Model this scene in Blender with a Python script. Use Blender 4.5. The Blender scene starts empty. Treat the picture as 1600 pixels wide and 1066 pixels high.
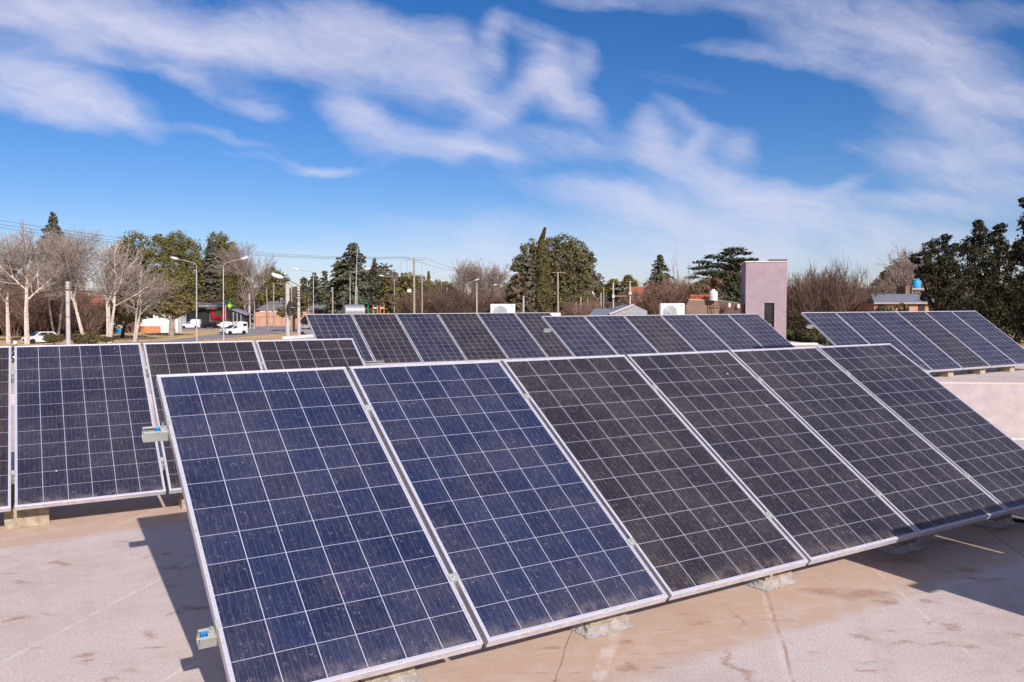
import bpy, math, random
import numpy as np
from mathutils import Vector, Matrix
R = math.radians
scene = bpy.context.scene
col = scene.collection
# ------------------------------------------------------------------ camera
CZ = 1.62                       # eye height above the roof
F = 1289.7                      # focal length in photo pixels (1600 wide)
PITCH = R(-2.508)
cd = bpy.data.cameras.new('camera'); cam = bpy.data.objects.new('camera', cd); col.objects.link(cam)
cd.sensor_width = 36; cd.lens = F/1600*36; cd.clip_end = 6000; cd.clip_start = 0.05
cam.location = (0, 0, CZ); cam.rotation_euler = (R(90)+PITCH, R(0.09), 0)
scene.camera = cam
scene.render.resolution_x = 1024; scene.render.resolution_y = 682
# ------------------------------------------------------------------ light
SUN_EL, SUN_AZ = 28.3, 152.8
sd = bpy.data.lights.new('sun', 'SUN'); sd.energy = 5.0; sd.angle = R(0.5); sd.color = (1.0, 0.93, 0.86)
sun = bpy.data.objects.new('sun', sd); col.objects.link(sun)
sv = Vector((math.sin(R(SUN_AZ))*math.cos(R(SUN_EL)), math.cos(R(SUN_AZ))*math.cos(R(SUN_EL)), math.sin(R(SUN_EL))))
sun.rotation_euler = sv.to_track_quat('Z', 'Y').to_euler()
scene.view_settings.view_transform = 'Standard'
scene.view_settings.look = 'None'
scene.view_settings.exposure = 0.34
scene.view_settings.gamma = 1
# ------------------------------------------------------------------ node helper
class NT:
    def __init__(s, tree): s.t = tree; s.n = tree.nodes; s.l = tree.links
    def put(s, v, sock):
        if v is None: return
        if isinstance(v, bpy.types.NodeSocket): s.l.new(v, sock)
        elif isinstance(v, (tuple, list)) and sock.type == 'RGBA' and len(v) == 3: sock.default_value = (*v, 1)
        else: sock.default_value = v
    def m(s, op, a, b=None, c=None, clamp=False):
        n = s.n.new('ShaderNodeMath'); n.operation = op; n.use_clamp = clamp
        for i, v in enumerate((a, b, c)): s.put(v, n.inputs[i])
        return n.outputs[0]
    def vm(s, op, a, b=None, scale=None):
        n = s.n.new('ShaderNodeVectorMath'); n.operation = op
        s.put(a, n.inputs[0]); s.put(b, n.inputs[1])
        if scale is not None: s.put(scale, n.inputs['Scale'])
        return n.outputs['Value'] if op in ('DOT_PRODUCT', 'LENGTH') else n.outputs[0]
    def mix(s, f, a, b, mode='MIX'):
        n = s.n.new('ShaderNodeMix'); n.data_type = 'RGBA'; n.blend_type = mode
        s.put(f, n.inputs[0]); s.put(a, n.inputs[6]); s.put(b, n.inputs[7]); return n.outputs[2]
    def noise(s, vec, scale=5, detail=3, rough=.5, dist=0, out=0):
        n = s.n.new('ShaderNodeTexNoise'); s.put(vec, n.inputs['Vector'])
        n.inputs['Scale'].default_value = scale; n.inputs['Detail'].default_value = detail
        n.inputs['Roughness'].default_value = rough; n.inputs['Distortion'].default_value = dist
        return n.outputs[out]
    def voro(s, vec, scale=5, feature='F1', out='Distance'):
        n = s.n.new('ShaderNodeTexVoronoi'); n.feature = feature; s.put(vec, n.inputs['Vector']); n.inputs['Scale'].default_value = scale
        return n.outputs[out]
    def ramp(s, f, a, b, lo=0., hi=1., smooth=True):
        n = s.n.new('ShaderNodeMapRange'); n.interpolation_type = 'SMOOTHSTEP' if smooth else 'LINEAR'
        s.put(f, n.inputs[0]); n.inputs[1].default_value = a; n.inputs[2].default_value = b
        n.inputs[3].default_value = lo; n.inputs[4].default_value = hi; return n.outputs[0]
    def xyz(s, v):
        n = s.n.new('ShaderNodeSeparateXYZ'); s.put(v, n.inputs[0]); return n.outputs
    def comb(s, x, y, z):
        n = s.n.new('ShaderNodeCombineXYZ')
        for i, v in enumerate((x, y, z)): s.put(v, n.inputs[i])
        return n.outputs[0]
    def mapping(s, v, scale=(1,1,1), rot=(0,0,0), loc=(0,0,0)):
        n = s.n.new('ShaderNodeMapping'); s.put(v, n.inputs[0]); n.inputs['Scale'].default_value = scale
        n.inputs['Rotation'].default_value = rot; n.inputs['Location'].default_value = loc; return n.outputs[0]
# ------------------------------------------------------------------ sky
world = bpy.data.worlds.new('World'); scene.world = world; world.use_nodes = True
w = NT(world.node_tree); w.n.clear()
sky = w.n.new('ShaderNodeTexSky'); sky.sky_type = 'NISHITA'; sky.sun_disc = False
sky.sun_elevation = R(SUN_EL); sky.sun_rotation = R(SUN_AZ); sky.altitude = 700; sky.air_density = 1.0; sky.dust_density = 0.3; sky.ozone_density = 3.0
tc = w.n.new('ShaderNodeTexCoord'); dirv = tc.outputs['Generated']
X, Y, Z = w.xyz(dirv)
ys = w.m('MAXIMUM', w.m('ABSOLUTE', Y), 0.08)
U = w.m('DIVIDE', X, ys); V = w.m('DIVIDE', Z, ys)
uv = w.comb(U, V, w.m('SIGN', Y))
# domain warp, wispy
wn = w.noise(w.mapping(uv, scale=(1.2, 2.0, 1)), scale=4.5, detail=5, rough=.58, out=1)
warp = w.vm('SCALE', w.vm('SUBTRACT', wn, (.5, .5, .5)), scale=.060)
uvw = w.vm('ADD', uv, warp)
Uw, Vw, _ = w.xyz(uvw)
def P2(px, py): return (px-800)/F, (477-py)/F
#        cx   cy    rx   ry  angle(deg, + = falling to the right) amp
clouds = [(50, 8, 160, 26, 4, .75), (150, 42, 120, 34, 10, .75), (280, 58, 130, 34, 6, .8), (400, 88, 110, 28, 6, .8), (500, 60, 95, 40, 10, .85), (545, 50, 55, 32, 25, .7), (620, 110, 85, 36, 22, .95), (690, 105, 48, 40, 48, .9), (725, 150, 50, 16, 38, .7), (600, 60, 60, 24, 20, .5),
          (45, 140, 110, 36, 12, .95), (150, 165, 80, 28, 16, .9), (30, 98, 70, 18, 14, .6), (215, 190, 40, 13, 24, .55), (240, 110, 200, 10, 12, .3), (340, 150, 80, 11, 24, .4), (415, 172, 38, 14, 12, .5), (350, 212, 80, 9, 14, .3), (530, 263, 60, 9, -4, .5), (430, 250, 100, 8, 8, .2),
          (555, 175, 40, 20, 30, .75), (615, 212, 70, 20, 22, .65), (700, 236, 90, 22, 4, .85), (770, 247, 50, 10, 8, .6), (775, 185, 40, 16, -30, .6),
          (855, 108, 34, 36, 38, .85), (885, 160, 50, 20, 32, .85), (915, 95, 16, 24, 10, .6), (765, 80, 18, 44, 10, .55), (820, 55, 50, 18, 14, .35), (800, 150, 46, 16, -20, .5), (900, 230, 120, 22, 10, .35),
          (1022, 212, 32, 26, 44, .85), (1090, 226, 20, 18, 40, .75), (880, 218, 46, 11, 16, .5), (1045, 262, 110, 18, 20, .6), (1152, 228, 22, 28, 30, .5), (1090, 190, 60, 14, 30, .35),
          (1150, 300, 100, 24, 26, .75), (1215, 322, 130, 24, 16, .6), (1305, 292, 32, 11, -22, .6), (940, 300, 130, 16, 5, .45), (1000, 325, 90, 18, 16, .55), (1250, 350, 260, 22, 6, .35), (1440, 318, 150, 14, 2, .5),
          (1180, 390, 560, 46, 2, .62), (760, 420, 500, 26, 0, .3), (1390, 62, 100, 42, 16, .62), (1300, 90, 100, 26, 20, .5), (1170, 92, 110, 14, 8, .35), (1490, 112, 100, 34, 22, .72), (1440, 160, 60, 20, 22, .6), (1540, 235, 140, 46, 6, .6), (1430, 242, 110, 14, 4, .5), (1560, 150, 90, 24, 10, .5), (1250, 15, 220, 22, 6, .4), (1560, 290, 120, 20, 4, .5), (950, 4, 110, 16, 4, .5), (1570, 30, 80, 20, 10, .25), (1080, 130, 160, 14, 10, .2)]
acc = None
for cx, cy, rx, ry, an, am in clouds:
    u0, v0 = P2(cx, cy); a = R(an)
    du = w.m('SUBTRACT', Uw, u0); dv = w.m('SUBTRACT', Vw, v0)
    s_ = w.m('MULTIPLY_ADD', du, math.cos(a)*F/rx, w.m('MULTIPLY', dv, -math.sin(a)*F/rx))
    t_ = w.m('MULTIPLY_ADD', du, math.sin(a)*F/ry, w.m('MULTIPLY', dv, math.cos(a)*F/ry))
    q = w.m('MULTIPLY_ADD', s_, s_, w.m('MULTIPLY', t_, t_))
    g = w.m('MULTIPLY', w.m('EXPONENT', w.m('MULTIPLY', q, -.75)), am)
    acc = g if acc is None else w.m('ADD', acc, g)
front = w.m('MULTIPLY', w.m('GREATER_THAN', Y, 0.02), w.ramp(V, .46, .75, 1, 0))
back = w.ramp(w.noise(w.mapping(dirv, scale=(1, 1, 3)), scale=2.4, detail=5, rough=.6), .36, .62, .10, .62)  # unseen cloud overhead and behind, added to fill the shade
acc = w.m('ADD', w.m('MULTIPLY', acc, front), w.m('MULTIPLY', back, w.m('SUBTRACT', 1, front)))
uvr = w.mapping(uvw, rot=(0, 0, R(17)))
fb = w.noise(w.mapping(uvr, scale=(2.4, 5.2, 1)), scale=3.4, detail=8, rough=.60)
fs = w.noise(w.mapping(w.vm('ADD', uvr, w.vm('SCALE', wn, scale=.05)), scale=(3.2, 20, 1)), scale=3.0, detail=6, rough=.6)
tex = w.m('ADD', w.m('MULTIPLY', fb, .68), w.m('MULTIPLY', fs, .32))
accl = w.m('SUBTRACT', 1, w.m('EXPONENT', w.m('MULTIPLY', acc, -1.25)))
d_ = w.m('MULTIPLY_ADD', w.m('SUBTRACT', tex, .5), w.m('MULTIPLY', w.m('MINIMUM', w.m('MULTIPLY', accl, 2.2), 1), 1.5), accl)
cm = w.m('MULTIPLY', w.ramp(d_, .15, 1.08, 0, 1, False), .82)
hs = w.n.new('ShaderNodeHueSaturation'); hs.inputs['Saturation'].default_value = 1.32; hs.inputs['Value'].default_value = 1.0; w.put(sky.outputs[0], hs.inputs['Color'])
skyc = w.mix(1.0, hs.outputs[0], (1.0, .95, 1.18), 'MULTIPLY')
skyc = w.mix(cm, skyc, w.mix(front, (9.9, 8.9, 8.5), (8.9, 8.7, 10.4)))  # clouds out of view tinted warm to neutralise the shade
bg = w.n.new('ShaderNodeBackground'); w.put(skyc, bg.inputs[0]); bg.inputs[1].default_value = 0.070
wo = w.n.new('ShaderNodeOutputWorld'); w.l.new(bg.outputs[0], wo.inputs[0])
# ------------------------------------------------------------------ materials
def mat(name, color=None, rough=.8, metal=0, spec=.3, fn=None, bump=None):
    m = bpy.data.materials.new(name); m.use_nodes = True
    t = NT(m.node_tree); b = t.n['Principled BSDF']
    b.inputs['Roughness'].default_value = rough; b.inputs['Metallic'].default_value = metal
    b.inputs['Specular IOR Level'].default_value = spec
    if color: b.inputs['Base Color'].default_value = (*color, 1)
    if fn: fn(t, b)
    return m
def obc(t): return t.n.new('ShaderNodeTexCoord').outputs['Object']
def var_mat(name, c, amt=.25, scale=3, rough=.8, metal=0, spec=.3, bump=0, detail=5):
    def fn(t, b):
        o = obc(t); n = t.noise(o, scale, detail, .6); n2 = t.noise(o, scale*9, 3, .6)
        f = t.m('ADD', t.m('MULTIPLY', n, .65), t.m('MULTIPLY', n2, .35))
        lo = tuple(x*(1-amt) for x in c); hi = tuple(min(1, x*(1+amt)) for x in c)
        t.put(t.mix(t.ramp(f, .35, .65), lo, hi), b.inputs['Base Color'])
        if bump:
            bn = t.n.new('ShaderNodeBump'); bn.inputs['Strength'].default_value = bump; bn.inputs['Distance'].default_value = .02
            t.put(n2, bn.inputs['Height']); t.l.new(bn.outputs[0], b.inputs['Normal'])
    return mat(name, None, rough, metal, spec, fn)
def cell_mat(name, base, alt, dust, dustamt):
    def fn(t, b):
        uvn = t.n.new('ShaderNodeTexCoord').outputs['UV']; x, y, _ = t.xyz(uvn)
        oi = t.n.new('ShaderNodeObjectInfo').outputs['Random']
        mx, my = .005, .004
        cx = t.m('MULTIPLY', t.m('SUBTRACT', x, mx), 6/(1-2*mx)); cy = t.m('MULTIPLY', t.m('SUBTRACT', y, my), 12/(1-2*my))
        fx = t.m('FRACT', cx); fy = t.m('FRACT', cy)
        ex = t.m('MINIMUM', fx, t.m('SUBTRACT', 1, fx)); ey = t.m('MINIMUM', fy, t.m('SUBTRACT', 1, fy))
        line = t.m('MAXIMUM', t.m('LESS_THAN', ex, .0105), t.m('LESS_THAN', ey, .0072))
        out = t.m('MAXIMUM', t.m('GREATER_THAN', t.m('ABSOLUTE', t.m('SUBTRACT', cx, 3)), 3), t.m('GREATER_THAN', t.m('ABSOLUTE', t.m('SUBTRACT', cy, 6)), 6))
        white = t.m('MAXIMUM', line, out)
        wn_ = t.n.new('ShaderNodeTexWhiteNoise'); wn_.noise_dimensions = '4D'
        t.put(t.comb(t.m('FLOOR', cx), t.m('FLOOR', cy), 0), wn_.inputs['Vector']); t.put(t.m('MULTIPLY', oi, 91.7), wn_.inputs['W'])
        cellv = wn_.outputs['Value']
        o = obc(t); ov = t.vm('ADD', o, t.comb(t.m('MULTIPLY', oi, 37.), t.m('MULTIPLY', oi, 17.), 0))
        grain = t.noise(t.mapping(ov, scale=(14, 9, 1)), 4, 3, .7)
        c = t.mix(t.m('ADD', t.m('MULTIPLY', cellv, .65), t.m('MULTIPLY', grain, .35), clamp=True), base, alt)
        # fingers / busbars, thin and faint
        bb = t.m('FRACT', t.m('MULTIPLY', fx, 5)); bl = t.m('LESS_THAN', t.m('ABSOLUTE', t.m('SUBTRACT', bb, .5)), .045)
        c = t.mix(t.m('MULTIPLY', bl, .09), c, (.30, .33, .42))
        # dust: fine streaks running down the slope, blotches and specks
        st = t.noise(t.mapping(ov, scale=(210, 13, 1)), 1, 4, .65)
        st2 = t.noise(t.mapping(ov, scale=(420, 34, 1)), 1, 3, .6)
        bl2 = t.noise(ov, 2.3, 4, .6)
        streak = t.m('MULTIPLY', t.ramp(t.m('ADD', t.m('MULTIPLY', st, .6), t.m('MULTIPLY', st2, .4)), .47, .66), t.ramp(bl2, .3, .68, .5, 1))
        sp = t.voro(t.vm('ADD', t.mapping(ov, scale=(1.9, 1, 1)), t.vm('SCALE', t.noise(ov, 40, 2, .5, out=1), scale=.035)), 62)
        spn = t.noise(ov, 19, 3, .6)
        speck = t.m('MULTIPLY', t.ramp(sp, .08, .24, 1, 0), t.ramp(spn, .47, .60))
        wisp = t.ramp(t.m('ABSOLUTE', t.m('SUBTRACT', t.noise(t.mapping(ov, scale=(2.2, 1, 1)), 26, 3, .55), .5)), 0, .02, 1, 0)
        wisp = t.m('MULTIPLY', wisp, t.ramp(t.noise(ov, 33, 2, .5), .56, .68))
        haze_ = t.ramp(bl2, .32, .75, .01, .09)
        edge = t.ramp(y, .0, .05, .35, 0)
        edge = t.m('MULTIPLY', edge, t.ramp(t.noise(ov, 14, 4, .6), .35, .65))
        dm = t.m('ADD', t.m('ADD', haze_, edge), t.m('MULTIPLY', streak, .22))
        dm = t.m('ADD', dm, t.m('ADD', t.m('MULTIPLY', speck, .55), t.m('MULTIPLY', wisp, .70)))
        c = t.mix(white, c, (.43, .43, .54))
        c = t.mix(t.m('MULTIPLY', dm, dustamt, clamp=True), c, dust)
        # a few bird droppings
        bd = t.voro(t.vm('ADD', ov, t.vm('SCALE', t.noise(ov, 60, 2, .5, out=1), scale=.012)), 3.1)
        c = t.mix(t.ramp(bd, .012, .026, .8, 0), c, (.7, .7, .68))
        t.put(c, b.inputs['Base Color'])
        t.put(t.m('ADD', .20, t.m('MULTIPLY', dm, .5), clamp=True), b.inputs['Roughness'])
        b.inputs['IOR'].default_value = 1.45
    return mat(name, None, .2, 0, .5, fn)
M = {}
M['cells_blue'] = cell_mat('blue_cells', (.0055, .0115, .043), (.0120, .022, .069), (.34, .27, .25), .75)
M['cells_dark'] = cell_mat('dark_cells', (.0105, .0085, .016), (.021, .0165, .027), (.30, .235, .205), .80)  # darker tone from reflection and dust, put into the cell colour
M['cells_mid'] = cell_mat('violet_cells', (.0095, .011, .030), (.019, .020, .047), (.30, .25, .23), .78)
def alu(t, b):
    o = obc(t); n = t.noise(t.mapping(o, scale=(3, 40, 3)), 3, 4, .6); n2 = t.noise(o, 30, 3, .6)
    c = t.mix(t.ramp(n, .3, .7), (.52, .50, .54), (.66, .63, .68))
    c = t.mix(t.ramp(n2, .56, .68, 0, .55), c, (.42, .31, .25))
    t.put(c, b.inputs['Base Color'])
M['alu'] = mat('anodised_frame', None, .42, .35, .5, alu)
M['galv'] = var_mat('galvanised_steel', (.42, .44, .42), .18, 9, .5, .35, .5)
M['steel'] = mat('bright_steel', (.75, .76, .78), .22, 1.0, .5)
M['blue_plastic'] = mat('blue_plastic', (.01, .20, .75), .4)
M['back'] = mat('white_backsheet', (.75, .75, .76), .5)
M['black'] = mat('black_rubber', (.012, .012, .013), .6)
M['concrete'] = var_mat('rough_concrete', (.40, .33, .245), .30, 22, .95, 0, .1, .7)
M['foil'] = var_mat('foil_flashing', (.78, .72, .70), .25, 40, .38, .25, .5, 1.0)
STAINS = [(1340, 930, 60, 9, 1), (1290, 925, 40, 8, .8), (1385, 945, 26, 7, .9), (1455, 943, 17, 5, .9), (1345, 1001, 16, 5, .9), (1420, 1010, 45, 5, .8), (1480, 1008, 22, 5, .8), (1352, 1048, 16, 5, .8), (1485, 982, 14, 5, .8), (1515, 1014, 22, 5, .8), (1390, 985, 12, 4, .7), (1595, 990, 20, 5, .8),
          (1152, 968, 7, 16, .8), (1148, 1040, 9, 24, 1), (1160, 1052, 12, 18, .8), (978, 1042, 16, 7, .9), (985, 1004, 16, 4, .8), (948, 975, 14, 7, .6),
          (128, 1022, 18, 7, 1), (232, 992, 20, 7, .9), (115, 1038, 12, 3, .8), (185, 1056, 18, 4, .8), (28, 966, 26, 5, .9), (270, 958, 16, 5, .8), (95, 880, 30, 3, .9), (30, 908, 26, 3, .8), (190, 845, 18, 2.5, .8), (300, 948, 26, 7, .9), (285, 885, 26, 4, .8), (255, 865, 16, 3, .8),
          (1500, 890, 22, 4, .9), (1530, 906, 30, 5, .8), (1480, 850, 40, 5, .9), (1400, 875, 50, 8, .9), (1560, 830, 30, 5, .8), (1320, 875, 30, 5, .5)]
SEAMS = [((0, 1035), (255, 900), .016, (.70, .64, .62), .6, .38, .60), ((0, 890), (150, 832), .020, (.66, .60, .58), .5, .42, .62), ((1365, 890), (1560, 1066), .014, (.70, .62, .58), .5, .38, .62), ((1290, 880), (1400, 1066), .060, (.48, .36, .32), .35, .35, .6), ((1195, 920), (1240, 1066), .012, (.40, .27, .21), .8, .35, .55),
         ((1187, 920), (1232, 1066), .020, (.68, .60, .57), .5, .40, .6), ((893, 985), (865, 1066), .0035, (.12, .08, .065), .7, .25, .5), ((968, 975), (930, 1066), .045, (.72, .65, .63), .55, .38, .6), ((1500, 800), (1640, 900), .0045, (.05, .035, .03), .8, .3, .5), ((560, 1066), (900, 1010), .02, (.62, .55, .52), .3, .4, .6), ((240, 1070), (325, 1025), .015, (.70, .64, .62), .7, .42, .6)]
def gpix(px, py, z=-2.58):
    c_, s_ = math.cos(PITCH), math.sin(PITCH); fx = (px-800)/F; fy = (533-py)/F
    v = Vector((fx, c_-fy*s_, s_+fy*c_)); k = (z-CZ)/v.z; return Vector((v.x*k, v.y*k, z))
def roof_fn(t, b):
    g = t.n.new('ShaderNodeNewGeometry').outputs['Position']
    x, y, z = t.xyz(g)
    rc, rs = math.cos(R(9.8)), math.sin(R(9.8))
    cx = t.m('SUBTRACT', t.m('MULTIPLY', x, rc), t.m('MULTIPLY', y, rs))       # across the membrane rolls
    wy = t.m('ADD', t.m('MULTIPLY', x, rs), t.m('MULTIPLY', y, rc))
    n1 = t.noise(g, .9, 6, .62); n2 = t.noise(g, 7, 5, .65); n3 = t.noise(g, 90, 4, .7); n4 = t.noise(g, 320, 2, .6)
    c = t.mix(t.ramp(n1, .34, .66), (.59, .475, .45), (.71, .60, .575))
    c = t.mix(t.ramp(n2, .38, .64, 0, .5), c, (.74, .645, .62))
    gr = t.m('ADD', t.m('MULTIPLY', n3, .5), t.m('MULTIPLY', n4, .5))
    c = t.mix(t.ramp(gr, .40, .62, .0, .60), c, (.30, .225, .195))
    # tan run-off in front of the panel rows
    ax, ay = math.cos(R(32)), math.sin(R(32))
    bb = t.m('ADD', t.m('MULTIPLY', x, -ay), t.m('MULTIPLY', y, ax))
    wob = t.m('MULTIPLY', t.m('SUBTRACT', t.noise(g, 1.7, 6, .65), .5), .34)
    # front row: front edge bb = 2.89 ; second row: bb = 6.74
    def band(b0, lo, hi):
        e = t.m('ADD', t.m('SUBTRACT', bb, b0), wob)
        return t.m('MULTIPLY', t.ramp(e, lo-.10, lo+.06), t.ramp(e, hi-.2, hi+.4, 1, 0))
    bn = t.m('MAXIMUM', band(2.89, -.17, .5), band(6.74, -.28, .5))
    bn = t.m('MULTIPLY', bn, t.ramp(n2, .2, .55, .55, 1))
    c = t.mix(t.m('MULTIPLY', bn, t.ramp(n2, .3, .7, .9, .45)), c, (.52, .345, .235))
    # pale rim where the puddles dried
    e = t.m('ADD', t.m('SUBTRACT', bb, 2.89), wob)
    rim = t.m('MULTIPLY', t.ramp(t.m('ABSOLUTE', t.m('ADD', e, .24)), 0, .03, 1, 0), t.ramp(t.noise(g, 11, 3, .5), .42, .62))
    c = t.mix(t.m('MULTIPLY', rim, .6), c, (.60, .53, .49))
    # separate brown stains where water stood
    wv_ = t.vm('ADD', g, t.vm('SCALE', t.vm('SUBTRACT', t.noise(g, 5, 5, .65, out=1), (.5, .5, .5)), scale=.34))
    wx, wy_, _ = t.xyz(wv_); st_ = None
    for px_, py_, rx_, ry_, am_ in STAINS:
        q = gpix(px_, py_, 0); dd = q.y; ax_ = rx_*dd/F; ay_ = ry_*dd*dd/(1.62*F)
        e1 = t.m('MULTIPLY', t.m('SUBTRACT', wx, q.x), 1/ax_); e2 = t.m('MULTIPLY', t.m('SUBTRACT', wy_, q.y), 1/ay_)
        gq = t.m('MULTIPLY', t.m('EXPONENT', t.m('MULTIPLY', t.m('MULTIPLY_ADD', e1, e1, t.m('MULTIPLY', e2, e2)), -1.0)), am_)
        st_ = gq if st_ is None else t.m('MAXIMUM', st_, gq)
    st_ = t.m('MULTIPLY', t.ramp(st_, .12, .95), t.ramp(t.noise(t.mapping(g, scale=(1, 2.2, 1)), 24, 5, .7), .30, .62, .35, 1))
    c = t.mix(t.m('MULTIPLY', st_, .80), c, (.33, .195, .135))
    # brown dirt smears, long across the view
    sm = t.noise(t.mapping(g, scale=(1.3, 3.6, 1), rot=(0, 0, R(6))), 2.1, 6, .66, .4)
    c = t.mix(t.ramp(sm, .61, .72, 0, .6), c, (.30, .180, .125))
    sm2 = t.noise(t.mapping(g, scale=(1.0, 5.5, 1), rot=(0, 0, R(-30))), 3.1, 5, .6, .3)
    c = t.mix(t.ramp(sm2, .61, .72, 0, .6), c, (.31, .19, .14))
    # membrane seams: pale broken ridges with a darker hairline
    sw = t.m('ADD', cx, t.m('MULTIPLY', t.m('SUBTRACT', t.noise(t.comb(0, wy, 0), 1.1, 3, .5), .5), .02))
    fr = t.m('ABSOLUTE', t.m('SUBTRACT', t.m('FRACT', t.m('ADD', sw, .02)), .5))
    far_ = t.ramp(y, 6.0, 6.4)
    seam = t.m('MULTIPLY', t.m('MULTIPLY', t.ramp(fr, .004, .012, 1, 0), far_), t.ramp(t.noise(g, 5, 4, .7), .38, .60))
    c = t.mix(t.m('MULTIPLY', seam, .75), c, (.68, .63, .60))
    wob2 = t.m('MULTIPLY', t.m('SUBTRACT', t.noise(g, 3.0, 3, .5), .5), .035)
    for p0, p1, wd_, cl_, am_, lo_, hi_ in SEAMS:
        a_ = gpix(*p0, 0); b_ = gpix(*p1, 0); dl = (b_-a_).normalized(); nn_ = (-dl.y, dl.x)
        ds = t.m('ABSOLUTE', t.m('ADD', wob2, t.m('MULTIPLY_ADD', x, nn_[0], t.m('MULTIPLY_ADD', y, nn_[1], -(a_.x*nn_[0]+a_.y*nn_[1])))))
        mk = t.m('MULTIPLY', t.m('MULTIPLY', t.ramp(ds, wd_*.4, wd_, 1, 0), t.ramp(t.noise(t.vm('ADD', g, (wd_*90, 0, 0)), 6, 4, .7), lo_, hi_)), am_)
        mk = t.m('MULTIPLY', mk, t.ramp(y, 6.4, 6.8, 1, 0))
        c = t.mix(mk, c, cl_)
    t.put(c, b.inputs['Base Color'])
    bp = t.n.new('ShaderNodeBump'); bp.inputs['Strength'].default_value = .45; bp.inputs['Distance'].default_value = .004
    t.put(t.m('ADD', gr, t.m('MULTIPLY', n2, .6)), bp.inputs['Height']); t.l.new(bp.outputs[0], b.inputs['Normal'])
M['roof'] = mat('roof_membrane', None, .92, 0, .15, roof_fn)
M['white_roof'] = var_mat('white_coping', (.70, .66, .64), .10, 4, .8)
M['render_pink'] = var_mat('pink_render', (.45, .385, .40), .10, 5, .9, 0, .1, .4)
M['tower'] = var_mat('tower_render', (.325, .250, .285), .09, 3, .9, 0, .1, .3)
M['brown_render'] = var_mat('brown_render', (.20, .130, .105), .12, 3, .95, 0, .1, .4)
M['dark'] = mat('dark_metal', (.035, .028, .026), .6)
M['glass'] = mat('window_glass', (.02, .024, .028), .08, 0, .6)
M['white'] = var_mat('white_paint', (.60, .59, .58), .05, 5, .45)
M['carwhite'] = mat('white_car_paint', (.60, .60, .60), .25, 0, .6)
M['carblack'] = mat('black_car_paint', (.010, .010, .012), .2, 0, .6)
M['rim'] = mat('wheel_rim', (.45, .45, .47), .35, .8)
M['lampglass'] = mat('headlight_glass', (.55, .55, .55), .15, 0, .6)
M['redlight'] = mat('red_lens', (.45, .01, .01), .25, 0, .5)
M['red'] = mat('red_paint', (.42, .02, .045), .5)
M['green'] = mat('green_paint', (.01, .23, .10), .5)
M['yellow'] = mat('yellow_paint', (.75, .50, .02), .5)
M['tile'] = var_mat('clay_tile', (.42, .12, .06), .25, 9, .85)
M['blue_tank'] = var_mat('blue_tank', (.045, .30, .56), .12, 4, .5)
M['grey_roof'] = var_mat('grey_sheet_roof', (.17, .165, .175), .15, 3, .7)
M['grey_sheet'] = var_mat('grey_sheet', (.27, .27, .30), .18, 5, .5, .3)
M['pole_conc'] = var_mat('pale_concrete_pole', (.40, .375, .375), .12, 4, .85)
M['pole_wood'] = var_mat('wood_pole', (.29, .235, .195), .20, 6, .9)
M['pole_grey'] = var_mat('grey_pole', (.40, .41, .43), .12, 6, .5, .4)
M['wire'] = mat('wire', (.02, .02, .022), .6)
M['asphalt'] = var_mat('asphalt', (.27, .235, .245), .10, .25, .9)
def brick(name, c1, c2, mort):
    def fn(t, b):
        o = obc(t); x, y, z = t.xyz(o)
        n = t.n.new('ShaderNodeTexBrick'); t.put(t.comb(t.m('ADD', x, y), z, 0), n.inputs['Vector'])
        n.inputs['Color1'].default_value = (*c1, 1); n.inputs['Color2'].default_value = (*c2, 1); n.inputs['Mortar'].default_value = (*mort, 1)
        n.inputs['Scale'].default_value = 1; n.inputs['Brick Width'].default_value = .3; n.inputs['Row Height'].default_value = .12; n.inputs['Mortar Size'].default_value = .012
        t.put(t.mix(t.ramp(t.noise(o, .8, 4, .6), .35, .7, 0, .3), n.outputs[0], (c1[0]*.6, c1[1]*.55, c1[2]*.5)), b.inputs['Base Color'])
    return mat(name, None, .9, 0, .1, fn)
M['brick'] = brick('brick', (.42, .20, .125), (.48, .25, .16), (.40, .33, .28))
M['orange_brick'] = brick('orange_brick', (.52, .165, .065), (.58, .20, .085), (.45, .28, .2))
def ground_fn(t, b):
    g = t.n.new('ShaderNodeNewGeometry').outputs['Position']
    n1 = t.noise(g, .06, 6, .6); n2 = t.noise(g, .5, 5, .65); n3 = t.noise(g, 5, 4, .7)
    c = t.mix(t.ramp(n1, .35, .65), (.52, .36, .185), (.60, .43, .255))
    c = t.mix(t.ramp(n2, .45, .70, 0, .6), c, (.50, .32, .21))
    c = t.mix(t.ramp(n3, .48, .68, 0, .5), c, (.25, .18, .085))
    c = t.mix(t.ramp(t.noise(g, .13, 4, .6), .56, .68, 0, .5), c, (.17, .16, .06))
    t.put(c, b.inputs['Base Color'])
M['ground'] = mat('dry_ground', None, .98, 0, .05, ground_fn)
def bark_fn(c1, c2):
    def fn(t, b):
        o = obc(t); n = t.noise(t.mapping(o, scale=(1, 1, 4)), 2.5, 5, .65)
        t.put(t.mix(t.ramp(n, .42, .62), c1, c2), b.inputs['Base Color'])
    return fn
M['bark_white'] = mat('pale_bark', None, .9, 0, .1, bark_fn((.42, .35, .30), (.66, .58, .53)))
M['bark_grey'] = mat('grey_bark', None, .9, 0, .1, bark_fn((.22, .17, .15), (.34, .27, .24)))
M['bark_brown'] = mat('brown_bark', None, .95, 0, .1, bark_fn((.035, .024, .020), (.085, .058, .045)))
M['twig_pale'] = mat('pale_twigs', None, .95, 0, .1, bark_fn((.25, .205, .185), (.38, .32, .29)))
M['twig_grey'] = mat('grey_twigs', None, .95, 0, .1, bark_fn((.20, .15, .135), (.30, .235, .215)))
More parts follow.
